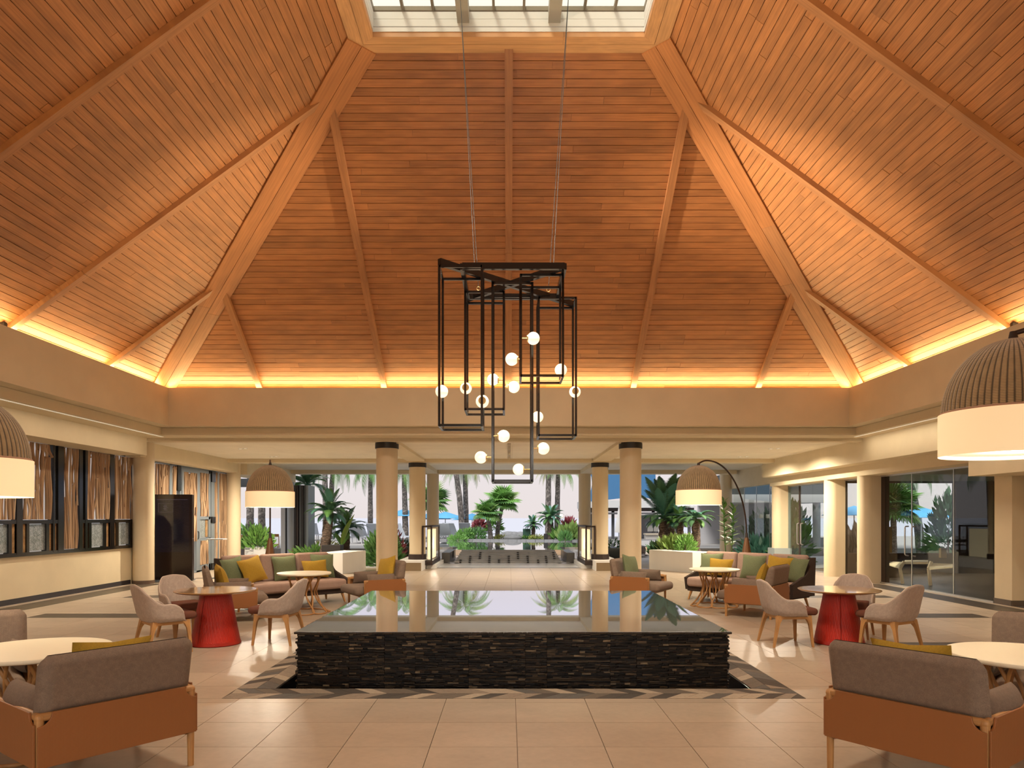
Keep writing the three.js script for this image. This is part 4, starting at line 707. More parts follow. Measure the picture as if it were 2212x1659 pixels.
// ---------------------------------------------------------------- kiosk and stand by the branch doors
{
  const t = thing('display_kiosk', 'tall black display kiosk standing before the branch screen doors', 'kiosk', [-8.34, 0, -18.1], 0.06);
  part(t, 'body', rbox(0.97, 2.14, 0.12, 0.012, 0, 1.08, 0), phys(lin(0.018, 0.010, 0.008), 0.12)); part(t, 'foot', box(0.9, 0.03, 0.5, 0, 0.015, 0), M.greyMetal);
  const c = document.createElement('canvas'); c.width = 420; c.height = 680; const x = c.getContext('2d');
  x.fillStyle = '#120e14'; x.fillRect(0, 0, 420, 680); x.lineWidth = 2;
  for (let i = -40; i < 90; i++) { x.strokeStyle = `rgba(${110 + (i % 3) * 20},${100 + (i % 4) * 12},140,0.22)`; x.beginPath(); for (let y = 0; y <= 680; y += 20) x.lineTo(i * 9 + Math.sin(y / 38 + i * 0.2) * 5 + y * 0.18, y); x.stroke(); x.beginPath(); for (let y = 0; y <= 680; y += 20) x.lineTo(i * 9 + Math.sin(y / 30 - i * 0.15) * 5 - y * 0.16 + 100, y); x.stroke(); }  // mesh lines: moire reflections on the black glass, drawn into the texture
  x.strokeStyle = 'rgba(190,185,210,0.5)'; for (const y of [10, 14]) { x.beginPath(); x.moveTo(20, y); x.lineTo(400, y); x.stroke(); } x.strokeRect(40, 60, 180, 110); x.fillStyle = 'rgba(210,205,225,0.5)'; for (let i = 0; i < 5; i++) x.fillRect(105 - (i % 2) * 8, 82 + i * 15, 40 + (i % 3) * 8, 4);
  const st = new THREE.CanvasTexture(c); st.colorSpace = THREE.SRGBColorSpace;
  part(t, 'screen', new THREE.PlaneGeometry(0.82, 1.33).translate(0, 1.38, 0.0612), phys(lin(0.5, 0.5, 0.5), 0.1, { map: st, emissive: lin(0.25, 0.25, 0.25), emissiveMap: st }), 'dark screen with faint mesh reflections drawn in');
  const s = thing('sign_stand', 'slim pale stand with a small shelf beside the black kiosk', 'stand', [-7.62, 0, -18.9]);
  part(s, 'post', cyl(0.022, 0.022, 1.0, 0, 0, 0, 14), M.whitePaint); part(s, 'shelf', box(0.42, 0.03, 0.3, 0.05, 1.015, 0), M.whitePaint); part(s, 'foot', cyl(0.13, 0.13, 0.015, 0, 0, 0, 20), M.greyMetal);
}
// ---------------------------------------------------------------- arc lamps with a rattan dome over a fabric drum
const rattanTex = tex(256, 256, (u, v) => { const k = Math.floor(u * 8), q = Math.abs(Math.sin(u * 8 * Math.PI)), s = Math.sin((v * 24 + (k % 2) * 0.5) * 2 * Math.PI); return (0.35 + 0.5 * Math.min(1, q * 1.6)) * (0.9 + 0.16 * s) + 0.16 * (fbm(u * 8, v * 4, 8, 4, 91) - 0.5); }, true, 1, 1);
M.dome = phys(lin(0.44, 0.30, 0.16), 0.9, { transmission: 0.4, thickness: 0, map: rattanTex, bumpMap: rattanTex, bumpScale: 0.004, side: THREE.DoubleSide });
M.domeTrim = mat(lin(0.34, 0.20, 0.13), 0.8);
M.drum = mat(lin(0.85, 0.72, 0.50), 0.9, { emissive: lin(1.0, 0.72, 0.38), emissiveIntensity: 0.5, side: THREE.DoubleSide });
M.diffuser = mat(lin(0.9, 0.85, 0.72), 0.9, { emissive: lin(1.0, 0.80, 0.50), emissiveIntensity: 0.62 });
const domeGeo = (() => {
  const n = 64, R0 = 0.415, H = 0.49;
  return grid(n * 4, 26, (u, v) => { const a = u * 2 * Math.PI, t = v * Math.PI / 2 * 0.985, ph = (u * n) % 1, rib = Math.abs(Math.sin(ph * Math.PI)), r = (R0 * Math.cos(t)) * (1 - 0.012 * (1 - rib)) + 0.003; return [Math.sin(a) * r, H * Math.sin(t), Math.cos(a) * r, u * 8, v * 3]; }, true);
})();
function arcLamp(label, x, d, y0, bx, bd, power) {
  const t = thing('arc_lamp', label, 'floor lamp', [bx, 0, -bd]), ox = x - bx, oz = -(d - bd);         // base at the thing's origin
  const at = (g) => g.translate(ox, 0, oz), top = y0 + 0.29 + 0.49;
  part(t, 'base', uvBox(new THREE.CylinderGeometry(0.036, 0.25, 1.16, 6).translate(0, 0.58, 0), 1), M.oakBase, 'tapered timber foot');
  part(t, 'socket', cyl(0.03, 0.026, 0.12, 0, 1.14, 0, 12), M.bronze);
  const pts = []; for (let i = 0; i <= 12; i++) { const k = i / 12, a = k * Math.PI / 2 * 1.16; const e = Math.sin(Math.min(a, Math.PI / 2 * 1.16)) ; const hx = 1 - Math.cos(a); const nx = hx / (1 - Math.cos(Math.PI / 2 * 1.16)); pts.push(V(ox * nx, 1.22 + (top + 0.10 - 1.22) * Math.sin(a), oz * nx)); }
  const last = pts[pts.length - 1]; last.y = top + 0.03;
  part(t, 'arc', tube(pts, 0.017, 48, 8), M.arcMetal);
  part(t, 'finial', at(cyl(0.03, 0.02, 0.05, 0, top - 0.005, 0, 12)), M.bronze);
  const dm = part(t, 'dome', at(domeGeo.clone().translate(0, y0 + 0.285, 0)), M.dome, 'woven rattan dome');
  part(dm, 'dome_trim', at(new THREE.TorusGeometry(0.418, 0.011, 8, 96).rotateX(Math.PI / 2).translate(0, y0 + 0.29, 0)), M.domeTrim);
  part(t, 'drum', at(new THREE.CylinderGeometry(0.435, 0.435, 0.285, 80, 1, true).translate(0, y0 + 0.1425, 0)), M.drum, 'glowing cream fabric drum');
  part(t, 'diffuser', at(new THREE.CylinderGeometry(0.425, 0.425, 0.008, 64).translate(0, y0 + 0.03, 0)), M.diffuser);
  const l = new THREE.PointLight(WARM2, power, 0, 2); l.position.set(x, y0 + 0.012, -d); l.castShadow = true; l.shadow.radius = 1; scene.add(l);
  const k = new THREE.PointLight(WARM2, 0.3, 0, 2); k.position.set(x, y0 + 0.33, -d); k.castShadow = true; k.shadow.radius = 3; scene.add(k);
  return t;
}
M.oakBase = mat(lin(0.17, 0.075, 0.025), 0.5, { map: again(woodTex, 1, 3) }); M.arcMetal = mat(lin(0.035, 0.018, 0.012), 0.4, { metalness: 0.3 });
arcLamp('arc lamp with rattan dome over the sofa by the branch screens', -4.39, 13.4, 1.765, -4.85, 14.8, 5);
arcLamp('arc lamp with rattan dome over the sofa by the curtain of glass', 3.70, 14.2, 1.82, 4.93, 15.1, 5);
arcLamp('arc lamp with big rattan dome over the near cream table by the glass doors', 3.36, 4.85, 1.99, 5.2, 4.2, 2);
arcLamp('arc lamp with rattan dome near the armchairs by the branch screens', -4.14, 5.56, 1.735, -5.6, 4.6, 2.4);

// ---------------------------------------------------------------- chandelier of five open frames with globes
{
  const Y = 4.30, cd = 8.55, t = thing('chandelier', 'hanging chandelier of tall open black frames with glowing globes', 'chandelier', [0.05, 0, -cd]);
  const o = V(0.05, 0, -cd), p = (x, y, d) => V(x, y, -d).sub(o), b = 0.026;
  const top = []; const bars = (a, c, w = 0.05, h = 0.07) => part(t, 'top_bar', bar(a, c, w, h), M.blackMetal);
  const yb = Y + 0.035, x0 = -0.51, x1 = 0.61, f = 8.0, r = 9.1;
  bars(p(x0, yb, f), p(x1, yb, f)); bars(p(x0, yb, r), p(x1, yb, r)); bars(p(x0, yb, f), p(x0, yb, r)); bars(p(x1, yb, f), p(x1, yb, r));
  bars(p(-0.75, yb + 0.002, 7.86), p(0.83, yb + 0.002, 9.42)); bars(p(0.62, yb + 0.004, 8.0), p(-0.53, yb + 0.004, 9.2));
  const boxes = { A: [-0.75, -0.29, 7.86, 8.28, 2.56], B: [0.135, 0.605, 8.14, 8.58, 3.15], C: [-0.188, 0.273, 8.43, 8.93, 1.99], D: [-0.523, -0.06, 8.75, 9.21, 2.866], E: [0.369, 0.829, 8.99, 9.42, 2.58] };
  for (const [k, [a, c, d0, d1, y]] of Object.entries(boxes)) {
    const g = []; for (const yy of [Y - b / 2, y + b / 2]) for (const [q0, q1] of [[[a, d0], [c, d0]], [[a, d1], [c, d1]], [[a, d0], [a, d1]], [[c, d0], [c, d1]]]) g.push(bar(p(q0[0], yy, q0[1]), p(q1[0], yy, q1[1]), b, b));
    for (const q of [[a, d0], [c, d0], [a, d1], [c, d1]]) g.push(bar(p(q[0], y, q[1]), p(q[0], Y, q[1]), b, b, V(1, 0, 0)));
    part(t, 'open_frame', merge(g), M.blackMetal);
  }
  const glow = mat(lin(0.95, 0.9, 0.8), 0.4, { emissive: lin(1, 0.86, 0.58), emissiveIntensity: 0.95 });
  const ball = new THREE.SphereGeometry(0.071, 28, 18), hy = (py, d) => EYE + (VY - py) * d / F;
  //            globe x,d      pixel row   post x,d
  const globes = [[0.274, 8.14, 731, 0.135, 8.14], [0.034, 8.14, 776, 0.135, 8.14], [0.605, 8.45, 799, 0.605, 8.58], [-0.19, 8.75, 820, -0.06, 8.75], [0.06, 8.75, 836, -0.06, 8.75], [-0.75, 8.15, 845.5, -0.75, 8.28], [-0.523, 8.88, 838.8, -0.523, 8.75],
    [-0.29, 7.99, 867, -0.29, 7.86], [0.829, 9.12, 846.5, 0.829, 8.99], [0.369, 9.29, 900.6, 0.369, 9.42], [-0.06, 8.43, 942, -0.188, 8.43], [-0.323, 8.43, 988, -0.188, 8.43], [0.40, 8.43, 968.8, 0.273, 8.43], [0.12, 8.93, 1014, 0.273, 8.93]];
  for (const [x, d, py, qx, qd] of globes) {
    const y = hy(py, d), g = part(t, 'globe', ball.clone().translate(...p(x, y, d).toArray()), glow, 'glowing white glass globe');
    const dir = V(qx - x, 0, -(qd - d)).normalize(), c0 = p(x, y, d).addScaledVector(dir, 0.062), c1 = p(qx, y, qd);
    const cup = new THREE.CylinderGeometry(0.042, 0.042, 0.016, 20).applyQuaternion(new THREE.Quaternion().setFromUnitVectors(V(0, 1, 0), dir)).translate(c0.x, c0.y, c0.z);
    part(g, 'globe_arm', merge([cup, new THREE.TubeGeometry(new THREE.LineCurve3(c0, c1), 1, 0.007, 8)]), M.brass);
    const l = new THREE.PointLight(WARM2, 0.9, 0, 2); l.position.set(x, y, -d); l.shadow.radius = 3; l.castShadow = true; scene.add(l);
  }
  for (const [x, d, tx, td] of [[-0.385, 8.2, -0.65, 9.6], [-0.372, 8.95, -0.66, 9.9], [0.5, 8.15, 0.8, 9.6], [0.49, 9.0, 0.81, 9.9]]) {
    part(t, 'wire', new THREE.TubeGeometry(new THREE.LineCurve3(p(x, Y + 0.1, d), p(tx, 8.66, td)), 1, 0.004, 5), M.black);
    part(t, 'hook', new THREE.TorusGeometry(0.022, 0.004, 6, 16).translate(...p(x, Y + 0.09, d).toArray()), M.brass);
  }
}
// lanterns on the steps by the garden
for (const s of [-1, 1]) {
  const t = thing('garden_lantern', `long dark framed lantern with a lit panel, ${s < 0 ? 'branch screen side' : 'glass door side'} of the cascade`, 'lantern', [s * 2.5, 0.12, -23.5]);
  const g = []; for (const x of [-0.13, 0.13]) for (const z of [-1.2, 1.2]) g.push(box(0.05, 1.2, 0.05, x, 0.6, z));
  for (const y of [1.18]) { for (const x of [-0.13, 0.13]) g.push(box(0.05, 0.05, 2.4, x, y, 0)); for (const z of [-1.2, 1.2]) g.push(box(0.26, 0.05, 0.05, 0, y, z)); }
  part(t, 'frame', merge(g), M.bronze); part(t, 'tray', box(0.34, 0.14, 2.5, 0, 0.07, 0), M.bronze);
  part(t, 'lit_panel', rbox(0.1, 0.94, 1.7, 0.02, -s * 0.02, 0.62, 0), mat(lin(0.9, 0.85, 0.7), 0.8, { emissive: lin(1, 0.8, 0.45), emissiveIntensity: 0.75 }), 'glowing cream panel');
  const l = new THREE.PointLight(WARM2, 0.6, 0, 2); l.position.set(s * 2.4, 0.75, -23.5); l.castShadow = true; l.shadow.radius = 1; scene.add(l);
}
// ---------------------------------------------------------------- garden, fountain, pool terrace and sea
const GY = 0.3;
struct('trim', uvBox(merge([span(-14, -3.4, -0.3, -0.01, 22.9, 30), span(3.4, 14, -0.3, -0.01, 22.9, 30), span(-60, -14, -0.3, -0.01, 10, 30), span(14.7, 60, -0.3, -0.01, 4, 30)])), M.paleGrey, 'pale paving outside at lobby level');
struct('trim', uvBox(merge([span(-80, -5.6, -1, GY, 30, 50), span(5.6, 80, -1, GY, 30, 50), span(-5.6, 5.6, -1, GY, 38.5, 50)])), mat(lin(0.36, 0.34, 0.32), 0.8, { map: plasterTex }), 'grey terrace paving round the outdoor pool');
{ // sea
  const n = tex(128, 128, (u, v) => fbm(u * 8, v * 16, 8, 16, 41), false, 60, 120);
  solo('sea', new THREE.PlaneGeometry(5000, 3000, 1, 1).rotateX(-Math.PI / 2).translate(0, -1.1, -1540), phys(lin(0.40, 0.43, 0.49), 0.25, { bumpMap: n, bumpScale: 0.05 }), 'pale calm sea beyond the terrace', 'sea', null, 'stuff');
}
{ // stepped cascade and the water above it
  const t = thing('cascade', 'stepped grey stone cascade with black spouts below the outdoor pool', 'cascade', [0, 0, -25.3]), n = 7, dy = 0.40 / n, dz = 1.3 / n;
  for (let i = 0; i < n; i++) { const w0 = 3.72 - i * 0.055; part(t, 'step', box(w0, dy * (i + 1) + 0.1, dz, -0.02, dy * (i + 1) / 2 - 0.05, -i * dz - dz / 2), M.cascadeStone); }
  const spout = (x, i0, k) => { for (let i = i0; i < i0 + k; i++) part(t, 'spout', box(0.075, 0.04, 0.07, x, dy * (i + 0.55), -i * dz + 0.025), M.black); };
  for (const [px, a, k] of [[995, 0, 2], [1015, 0, 4], [1036, 2, 4], [1057, 0, 4], [1078, 0, 2], [1099, 0, 4], [1119, 2, 4], [1140, 0, 4], [1162, 0, 2], [1180, 0, 4], [1198, 2, 4]]) spout((px - VX) * 25.5 / F, a, k);
  for (const s of [-1, 1]) { part(t, 'side_block', box(0.28, 0.36, 2.6, s * 2.16 - 0.02, 0.18, -1.2), mat(lin(0.05, 0.045, 0.042), 0.4), 'dark stone block'); part(t, 'side_water', box(0.4, 0.02, 2.2, s * 1.9, 0.03, -0.9), M.wet); }
  part(t, 'catch_basin', box(4.7, 0.08, 2.3, 0, -0.04, 1.1), M.wetPale, 'shallow wet basin'); part(t, 'basin_edge', box(5.1, 0.03, 0.12, 0, -0.012, 2.42), mat(lin(0.05, 0.055, 0.065), 0.35));
  const w = solo('outdoor_pool', merge([box(4.0, 0.3, 2.4, 0, 0.25, -27.8), box(11.2, 0.3, 9.6, 0, 0.25, -33.8)]), phys(lin(0.86, 0.85, 0.86), 0.03, { metalness: 0.9 }), 'still outdoor pool mirroring the sky above the cascade', 'pool');
}
for (const s of [-1, 1]) {
  const side = s < 0 ? 'on the branch screen side' : 'on the side of the glass doors';
  const t = thing('plinth', 'long pale stone plinth under two columns ' + side, 'plinth', [s * 2.94, 0, -25.3]);
  part(t, 'block', uvBox(box(0.76, 0.29, 7.6, 0, 0.145, 0), 2), M.whiteStone); part(t, 'front_face', box(0.7, 0.24, 0.02, 0, 0.12, 3.8), mat(lin(0.20, 0.14, 0.075), 0.5), 'brown end panel');
  const u = thing('step', 'low white step carrying the lantern ' + side, 'step', [s * 2.42, 0, -24.2]); part(u, 'block', uvBox(box(0.3, 0.12, 3.4, -s * 0.02, 0.06, 0), 2), M.whiteStone);
}
for (const [pts, label] of [[[[-4.63, 20.3], [-4.27, 21.75], [-4.95, 21.95], [-5.3, 20.5]], 'white stone planter wall beyond the sofa by the branch screens'], [[[5.2, 20.6], [4.3, 22.3], [4.9, 22.7], [5.8, 21.0]], 'white stone planter wall beyond the sofa by the curtain of glass']]) {
  const t = thing('planter_wall', label, 'planter', [pts[0][0], 0, -pts[0][1]]), c = pts.map(([x, d]) => V(x - pts[0][0], 0.59, -(d - pts[0][1])));
  part(t, 'body', slab(c, V(0, 1, 0), 0.59, [[0, 0], [1.5, 0], [1.5, 0.6], [0, 0.6]]), M.whiteStone);
}
solo('planter_box', rbox(0.62, 0.5, 0.5, 0.01, -5.85, 0.42, -24.2), M.black, 'matt black planter box behind the white planter wall', 'planter');
// ---------------------------------------------------------------- plants
function frondGeo(len, droop, width, n, vee, lift = 0.35, fill = 0.3) {                     // feather leaf along +z from the origin
  const pos = [], at = (k) => V(0, Math.sin(lift) * len * k - droop * len * k * k, Math.cos(lift) * len * k * (1 - 0.25 * droop * k));
  const tri = (a, b, c) => pos.push(a.x, a.y, a.z, b.x, b.y, b.z, c.x, c.y, c.z);
  for (let i = 0; i < 12; i++) { const a = at(i / 12), b = at((i + 1) / 12), w = 0.012 * (1 - i / 13), u = V(w, 0, 0), q = V(0, -w, 0); tri(a.clone().add(u), b.clone().add(u), b.clone().sub(u)); tri(a.clone().add(u), b.clone().sub(u), a.clone().sub(u)); tri(a.clone().add(q), b.clone().add(u), a.clone().sub(u)); }
  for (let i = 0; i < n; i++) for (const s of [-1, 1]) {
    const k = 0.1 + 0.9 * i / n, a = at(k), dir = at(Math.min(1, k + 0.02)).sub(at(k)).normalize(), l = width * Math.sin(Math.PI * Math.pow(k * 0.93 + 0.05, 0.75)) * (0.9 + 0.2 * hash(i, s, 3)), h = len / n * fill;
    const e = a.clone().add(V(s * l * Math.cos(vee), -l * Math.sin(vee) * 0.9, 0)).addScaledVector(dir, l * 0.55), w = dir.clone().multiplyScalar(h);
    const m = a.clone().lerp(e, 0.5).add(V(0, l * 0.06, 0)); tri(a.clone().sub(w), a.clone().add(w), m.clone().add(w)); tri(a.clone().sub(w), m.clone().add(w), m.clone().sub(w)); tri(m.clone().sub(w), m.clone().add(w), e);
  }
  const g = new THREE.BufferGeometry(); g.setAttribute('position', new THREE.Float32BufferAttribute(pos, 3)); g.computeVertexNormals(); return clean(g);
}
function fanGeo(r, n = 22) {                                                               // pleated fan leaf with split points, stalk along +z
  const pos = [], tri = (...v) => v.forEach((q) => pos.push(q.x, q.y, q.z)), h = V(0, 0, r * 0.55);
  tri(V(-0.012, 0, 0), V(0.012, 0, 0), h); tri(V(0, 0.012, 0), V(0, -0.012, 0), h);
  for (let i = 0; i < n; i++) {
    const a = (i / (n - 1) - 0.5) * 4.6, da = 4.6 / n * 0.52, q = (b, l, y) => V(Math.sin(b) * l, y, h.z + Math.cos(b) * l), l = r * (0.8 + 0.2 * Math.cos(a * 0.6));
    const m0 = q(a - da, l * 0.62, 0), m1 = q(a, l * 0.62, 0.03 * r + 0.02), m2 = q(a + da, l * 0.62, 0), e = q(a, l, -0.16 * l);
    tri(h, m1, m0); tri(h, m2, m1); tri(m0, m1, e); tri(m1, m2, e);
  }
  const g = new THREE.BufferGeometry(); g.setAttribute('position', new THREE.Float32BufferAttribute(pos, 3)); g.computeVertexNormals(); return clean(g);
}
const FR = { cycad: frondGeo(1.15, 0.55, 0.17, 34, 0.25, 0.75), cycad2: frondGeo(1.3, 0.35, 0.18, 34, 0.2, 0.95), coco: frondGeo(2.3, 0.75, 0.4, 44, 0.9, 0.6, 0.15), fan: fanGeo(0.62), fanS: fanGeo(0.4, 18) };
function crown(t, at, list, rings, m) {                                                    // rings: [count, pitch, scale, which]
  for (const [n, pitch, s, w] of rings) for (let i = 0; i < n; i++) {
    const a = (i + rnd() * 0.6) / n * 2 * Math.PI, o = part(t, list === 'fan' ? 'fan_leaf' : 'frond', FR[w], m[Math.floor(rnd() * m.length)]);
    o.position.copy(at); o.rotation.set(pitch + rr(-0.12, 0.12), a, rr(-0.2, 0.2), 'YXZ'); o.scale.setScalar(s * rr(0.85, 1.12));
  }
}
function trunk(t, pts, r0, r1, m, rough = 0.12) {
  const c = new THREE.CatmullRomCurve3(pts), n = 22;
  const g = grid(12, n, (u, v) => { const p = c.getPoint(v), a = u * 2 * Math.PI, r = (r0 + (r1 - r0) * v) * (1 + rough * (hash(Math.floor(v * n), Math.round(u * 12) % 12, 9) - 0.5)); return [p.x + Math.sin(a) * r, p.y, p.z + Math.cos(a) * r, u * 2, v * 4]; });
  part(t, 'trunk', g, m);
}
function cycad(label, px, pyTop, d, base, h, s, lean = 0, rings) {
  const x = (px - VX) * d / F, t = thing('cycad_palm', label, 'palm', [x, base, -d]);
  trunk(t, [V(0, 0, 0), V(lean * 0.4, h * 0.5, 0), V(lean, h, 0)], 0.16 * s, 0.125 * s, M.bark, 0.3);
  crown(t, V(lean, h, 0), 'f', rings ?? [[6, -0.35, s * 0.85, 'cycad2'], [9, -0.1, s, 'cycad'], [10, 0.3, s, 'cycad'], [8, 0.7, s * 0.85, 'cycad']], [M.leafBlue, M.leaf[2], M.leaf[0]]);
  return t;
}
function coconut(label, px0, d, base, px1, pyc, s, m, leaves = true) {                      // foot at pixel column px0, crown at pixel (px1, pyc)
  const x = (px0 - VX) * d / F, c = P(px1, pyc, d), t = thing('coconut_palm', label, 'palm', [x, base, -d], 0, 'coconut palms on the terrace'), top = V(c.x - x, c.y - base, 0);
  trunk(t, [V(0, 0, 0), V(top.x * 0.25, top.y * 0.4, 0), V(top.x * 0.65, top.y * 0.75, 0), top], 0.19, 0.12, M.barkGrey, 0.08);
  if (leaves) crown(t, top, 'f', [[4, -0.6, s * 0.8, 'coco'], [7, -0.1, s, 'coco'], [8, 0.3, s, 'coco'], [7, 0.75, s * 0.95, 'coco']], m ?? [M.leaf[1], M.leaf[0], M.leaf[3]]);
  return t;
}
cycad('sago palm with leaning trunk beyond the sofa by the branch screens', 700, 0, 24.5, -0.01, 1.75, 1.15, 0.18);
cycad('shorter sago palm beside the matt black planter box', 746, 0, 26.5, -0.01, 1.15, 1.15, 0.0);
cycad('tall sago palm behind the folded dark door leaves', 668, 0, 30, GY, 2.6, 1.3, -0.1, [[10, -0.35, 1.6, 'cycad2'], [9, 0, 1.5, 'cycad'], [8, 0.4, 1.3, 'cycad']]);
cycad('sago palm with upright broad crown behind the white planter wall', 1432, 0, 25, -0.01, 1.55, 1.05, 0, [[9, -0.5, 1.7, 'cycad2'], [9, -0.15, 1.5, 'cycad2'], [10, 0.25, 1.2, 'cycad'], [8, 0.7, 1, 'cycad']]);
cycad('thick trunked sago palm, second behind the white planter wall', 1447, 0, 26.2, -0.01, 1.6, 1.1, 0.02);
cycad('slim sago palm, third behind the white planter wall', 1469, 0, 24.6, -0.01, 1.45, 0.85, 0);
cycad('sago palm in front of the curtain of glass, under the rattan dome', 1503, 0, 23, -0.01, 1.55, 0.95, 0.0, [[8, -0.1, 0.8, 'cycad'], [9, 0.3, 0.9, 'cycad'], [6, 0.7, 0.7, 'cycad']]);
coconut('leaning coconut palm trunk left of its straight neighbour, beyond the outdoor pool', 1000, 44, GY, 968, 930, 1, null);
coconut('straight coconut palm with hanging fronds beyond the outdoor pool', 1007, 45, GY, 1004, 1008, 1.15, [M.leaf[1], M.leaf[3], M.leafYellow]);
coconut('slim coconut palm trunk beyond the stubby garden palm', 1184, 44, GY, 1186, 930, 1.0, null);
coconut('coconut palm with yellowing hanging fronds beyond the outdoor pool', 1203, 45, GY, 1206, 1010, 1.1, [M.leaf[1], M.leafYellow, M.leaf[3]]);
coconut('coconut palm behind the second column on the branch screen side', 876, 43, GY, 872, 1012, 1.1, [M.leaf[1], M.leaf[3]]);
coconut('twin coconut palm trunk beyond the leaning sago palm', 704, 42, GY, 700, 960, 1, null);
coconut('second twin coconut palm trunk beyond the leaning sago palm', 712, 43, GY, 720, 1000, 1.2, [M.leaf[1], M.leaf[0]]);
coconut('coconut palm hidden by the nearest column on the branch screen side', 800, 47, GY, 800, 1012, 1.2, [M.leaf[1], M.leaf[0]]);
function fanPalm(label, px0, px1, pyc, d, base, s, rings) {
  const x = (px0 - VX) * d / F, c = P(px1, pyc, d), t = thing('fan_palm', label, 'palm', [x, base, -d]), top = V(c.x - x, c.y - base, 0);
  trunk(t, [V(0, 0, 0), V(top.x * 0.2, top.y * 0.4, 0), V(top.x * 0.7, top.y * 0.75, 0), top], 0.13, 0.085, M.barkGrey, 0.1);
  crown(t, top, 'fan', rings, [M.leaf[1], M.leaf[0], M.leaf[3], M.leaf[1]]);
}
const FANS = (s) => [[4, -1.25, s, 'fan'], [7, -0.65, s, 'fan'], [8, -0.1, s, 'fan'], [8, 0.4, s * 0.9, 'fan']];
fanPalm('tall fan palm in the bed beyond the outdoor pool', 1074, 1086, 1085, 38.8, 0.42, 1.1, FANS(1.15));
fanPalm('shorter fan palm before the tall one in the bed', 1060, 1052, 1108, 37.9, 0.42, 0.9, FANS(0.95));
fanPalm('fan palm half hidden by the garden edge column on the branch screen side', 932, 930, 1085, 40, GY, 1.3, FANS(1.35));
cycad('stubby cycad in the bed by the green bin', 1152, 0, 38.5, 0.42, 0.75, 0.75);
cycad('broad cycad with stout trunk in the bed near the lantern', 1189, 0, 37.5, 0.42, 1.15, 1.1);
fanPalm('fan palm seen through the glass doors beyond the dark lounge', 1930, 1930, 1098, 27, -0.01, 1.2, FANS(1.25));
coconut('bent bare palm trunk seen through the glass doors', 1990, 30, -0.01, 1958, 1010, 1, [M.leaf[0]]);
const leafBall = (rx, ry, rz, n, sz, up = 0.5) => {                                         // a loose ball of small pointed leaves
  const pos = []; for (let i = 0; i < n; i++) {
    const a = rr(0, 6.283), b = Math.acos(rr(-0.4, 1)), k = Math.pow(rnd(), 0.35), c = V(Math.sin(b) * Math.cos(a) * rx * k, Math.cos(b) * ry * k, Math.sin(b) * Math.sin(a) * rz * k), dir = c.clone().normalize().add(V(rr(-0.5, 0.5), up, rr(-0.5, 0.5))).normalize(), s = V(rr(-1, 1), rr(-0.3, 0.3), rr(-1, 1)).cross(dir).normalize(), L2 = sz * rr(0.7, 1.3), w = L2 * 0.16;
    const e = c.clone().addScaledVector(dir, L2), m = c.clone().addScaledVector(dir, L2 * 0.5), m0 = m.clone().addScaledVector(s, w), m1 = m.clone().addScaledVector(s, -w);
    for (const v of [c, m0, m1, m0, e, m1]) pos.push(v.x, v.y, v.z);
  }
  const g = new THREE.BufferGeometry(); g.setAttribute('position', new THREE.Float32BufferAttribute(pos, 3)); g.computeVertexNormals(); return clean(g);
};
function bush(label, px, d, base, rx, ry, n, sz, m, up) {
  const x = (px - VX) * d / F, t = thing('shrub', label, 'shrub', [x, base, -d]);
  part(t, 'foliage', leafBall(rx, ry, rx * 0.8, n, sz, up).translate(0, ry * 0.3, 0), m); part(t, 'stem', cyl(0.03, 0.02, ry * 0.6, 0, 0, 0, 6), M.bark);
}
bush('rounded green shrub at the pool edge near the loungers', 1006, 37.6, 0.42, 0.45, 0.45, 500, 0.16, M.leaf[1]);
bush('rounded green shrub beside its twin at the pool edge', 1028, 37.6, 0.42, 0.5, 0.48, 520, 0.16, M.leaf[0]);
bush('low creeping green plant at the corner of the bed', 990, 37.2, 0.38, 0.45, 0.25, 320, 0.16, M.leaf[1]);
bush('yellow green shrub at the foot of the fan palms', 1083, 38.4, 0.42, 0.4, 0.14, 200, 0.14, M.leafYellow);
bush('low green shrub in the middle of the bed', 1140, 38.6, 0.42, 0.7, 0.13, 300, 0.13, M.leaf[1]);
bush('yellow striped shrub near the green bin', 1160, 38.2, 0.42, 0.4, 0.15, 200, 0.14, M.leafYellow);
bush('strappy green clump beside the lantern bed', 1217, 37.4, 0.42, 0.6, 0.35, 420, 0.35, M.leaf[1], 1.4);
bush('strappy green clump nearer the lantern', 1236, 36.6, 0.42, 0.7, 0.5, 480, 0.4, M.leaf[3], 1.4);
bush('tuft of leaves leaning over the pool', 1221, 35.4, 0.4, 0.25, 0.3, 180, 0.25, M.leaf[0], 1);
bush('pink tipped cordyline by the lantern bed', 1228, 38, 0.9, 0.3, 0.45, 240, 0.3, M.leafPink, 0.7);
bush('pink tipped cordyline near the blue umbrellas', 1036, 40, 1.0, 0.28, 0.3, 160, 0.28, M.leafPink, 0.7);
bush('small bright palm seedling between the fan palm trunks', 1067, 40, 0.9, 0.35, 0.35, 160, 0.35, M.leaf[1], 0.2);
bush('dark red green shrub beside the white planter wall', 828, 24, -0.01, 0.55, 0.85, 700, 0.28, M.leaf[0], 0.8);
bush('pink flowering shrub behind the nearest column', 845, 26, 0, 0.5, 0.9, 500, 0.2, M.leafPink, 0.8);
bush('bright low hedge behind the leaning sago palm', 690, 28, -0.01, 1.0, 0.5, 700, 0.2, M.leafYellow);
bush('green low hedge behind the leaning sago palm', 680, 26, -0.01, 0.9, 0.4, 600, 0.2, M.leaf[1]);
bush('dense green shrub on the white planter wall by the curtain of glass', 1481, 22, 0.5, 0.3, 0.42, 520, 0.13, M.leaf[1]);
bush('spiky mixed plant on the white planter wall', 1452, 22.8, 0.45, 0.4, 0.28, 300, 0.3, M.leaf[3], 1.0);
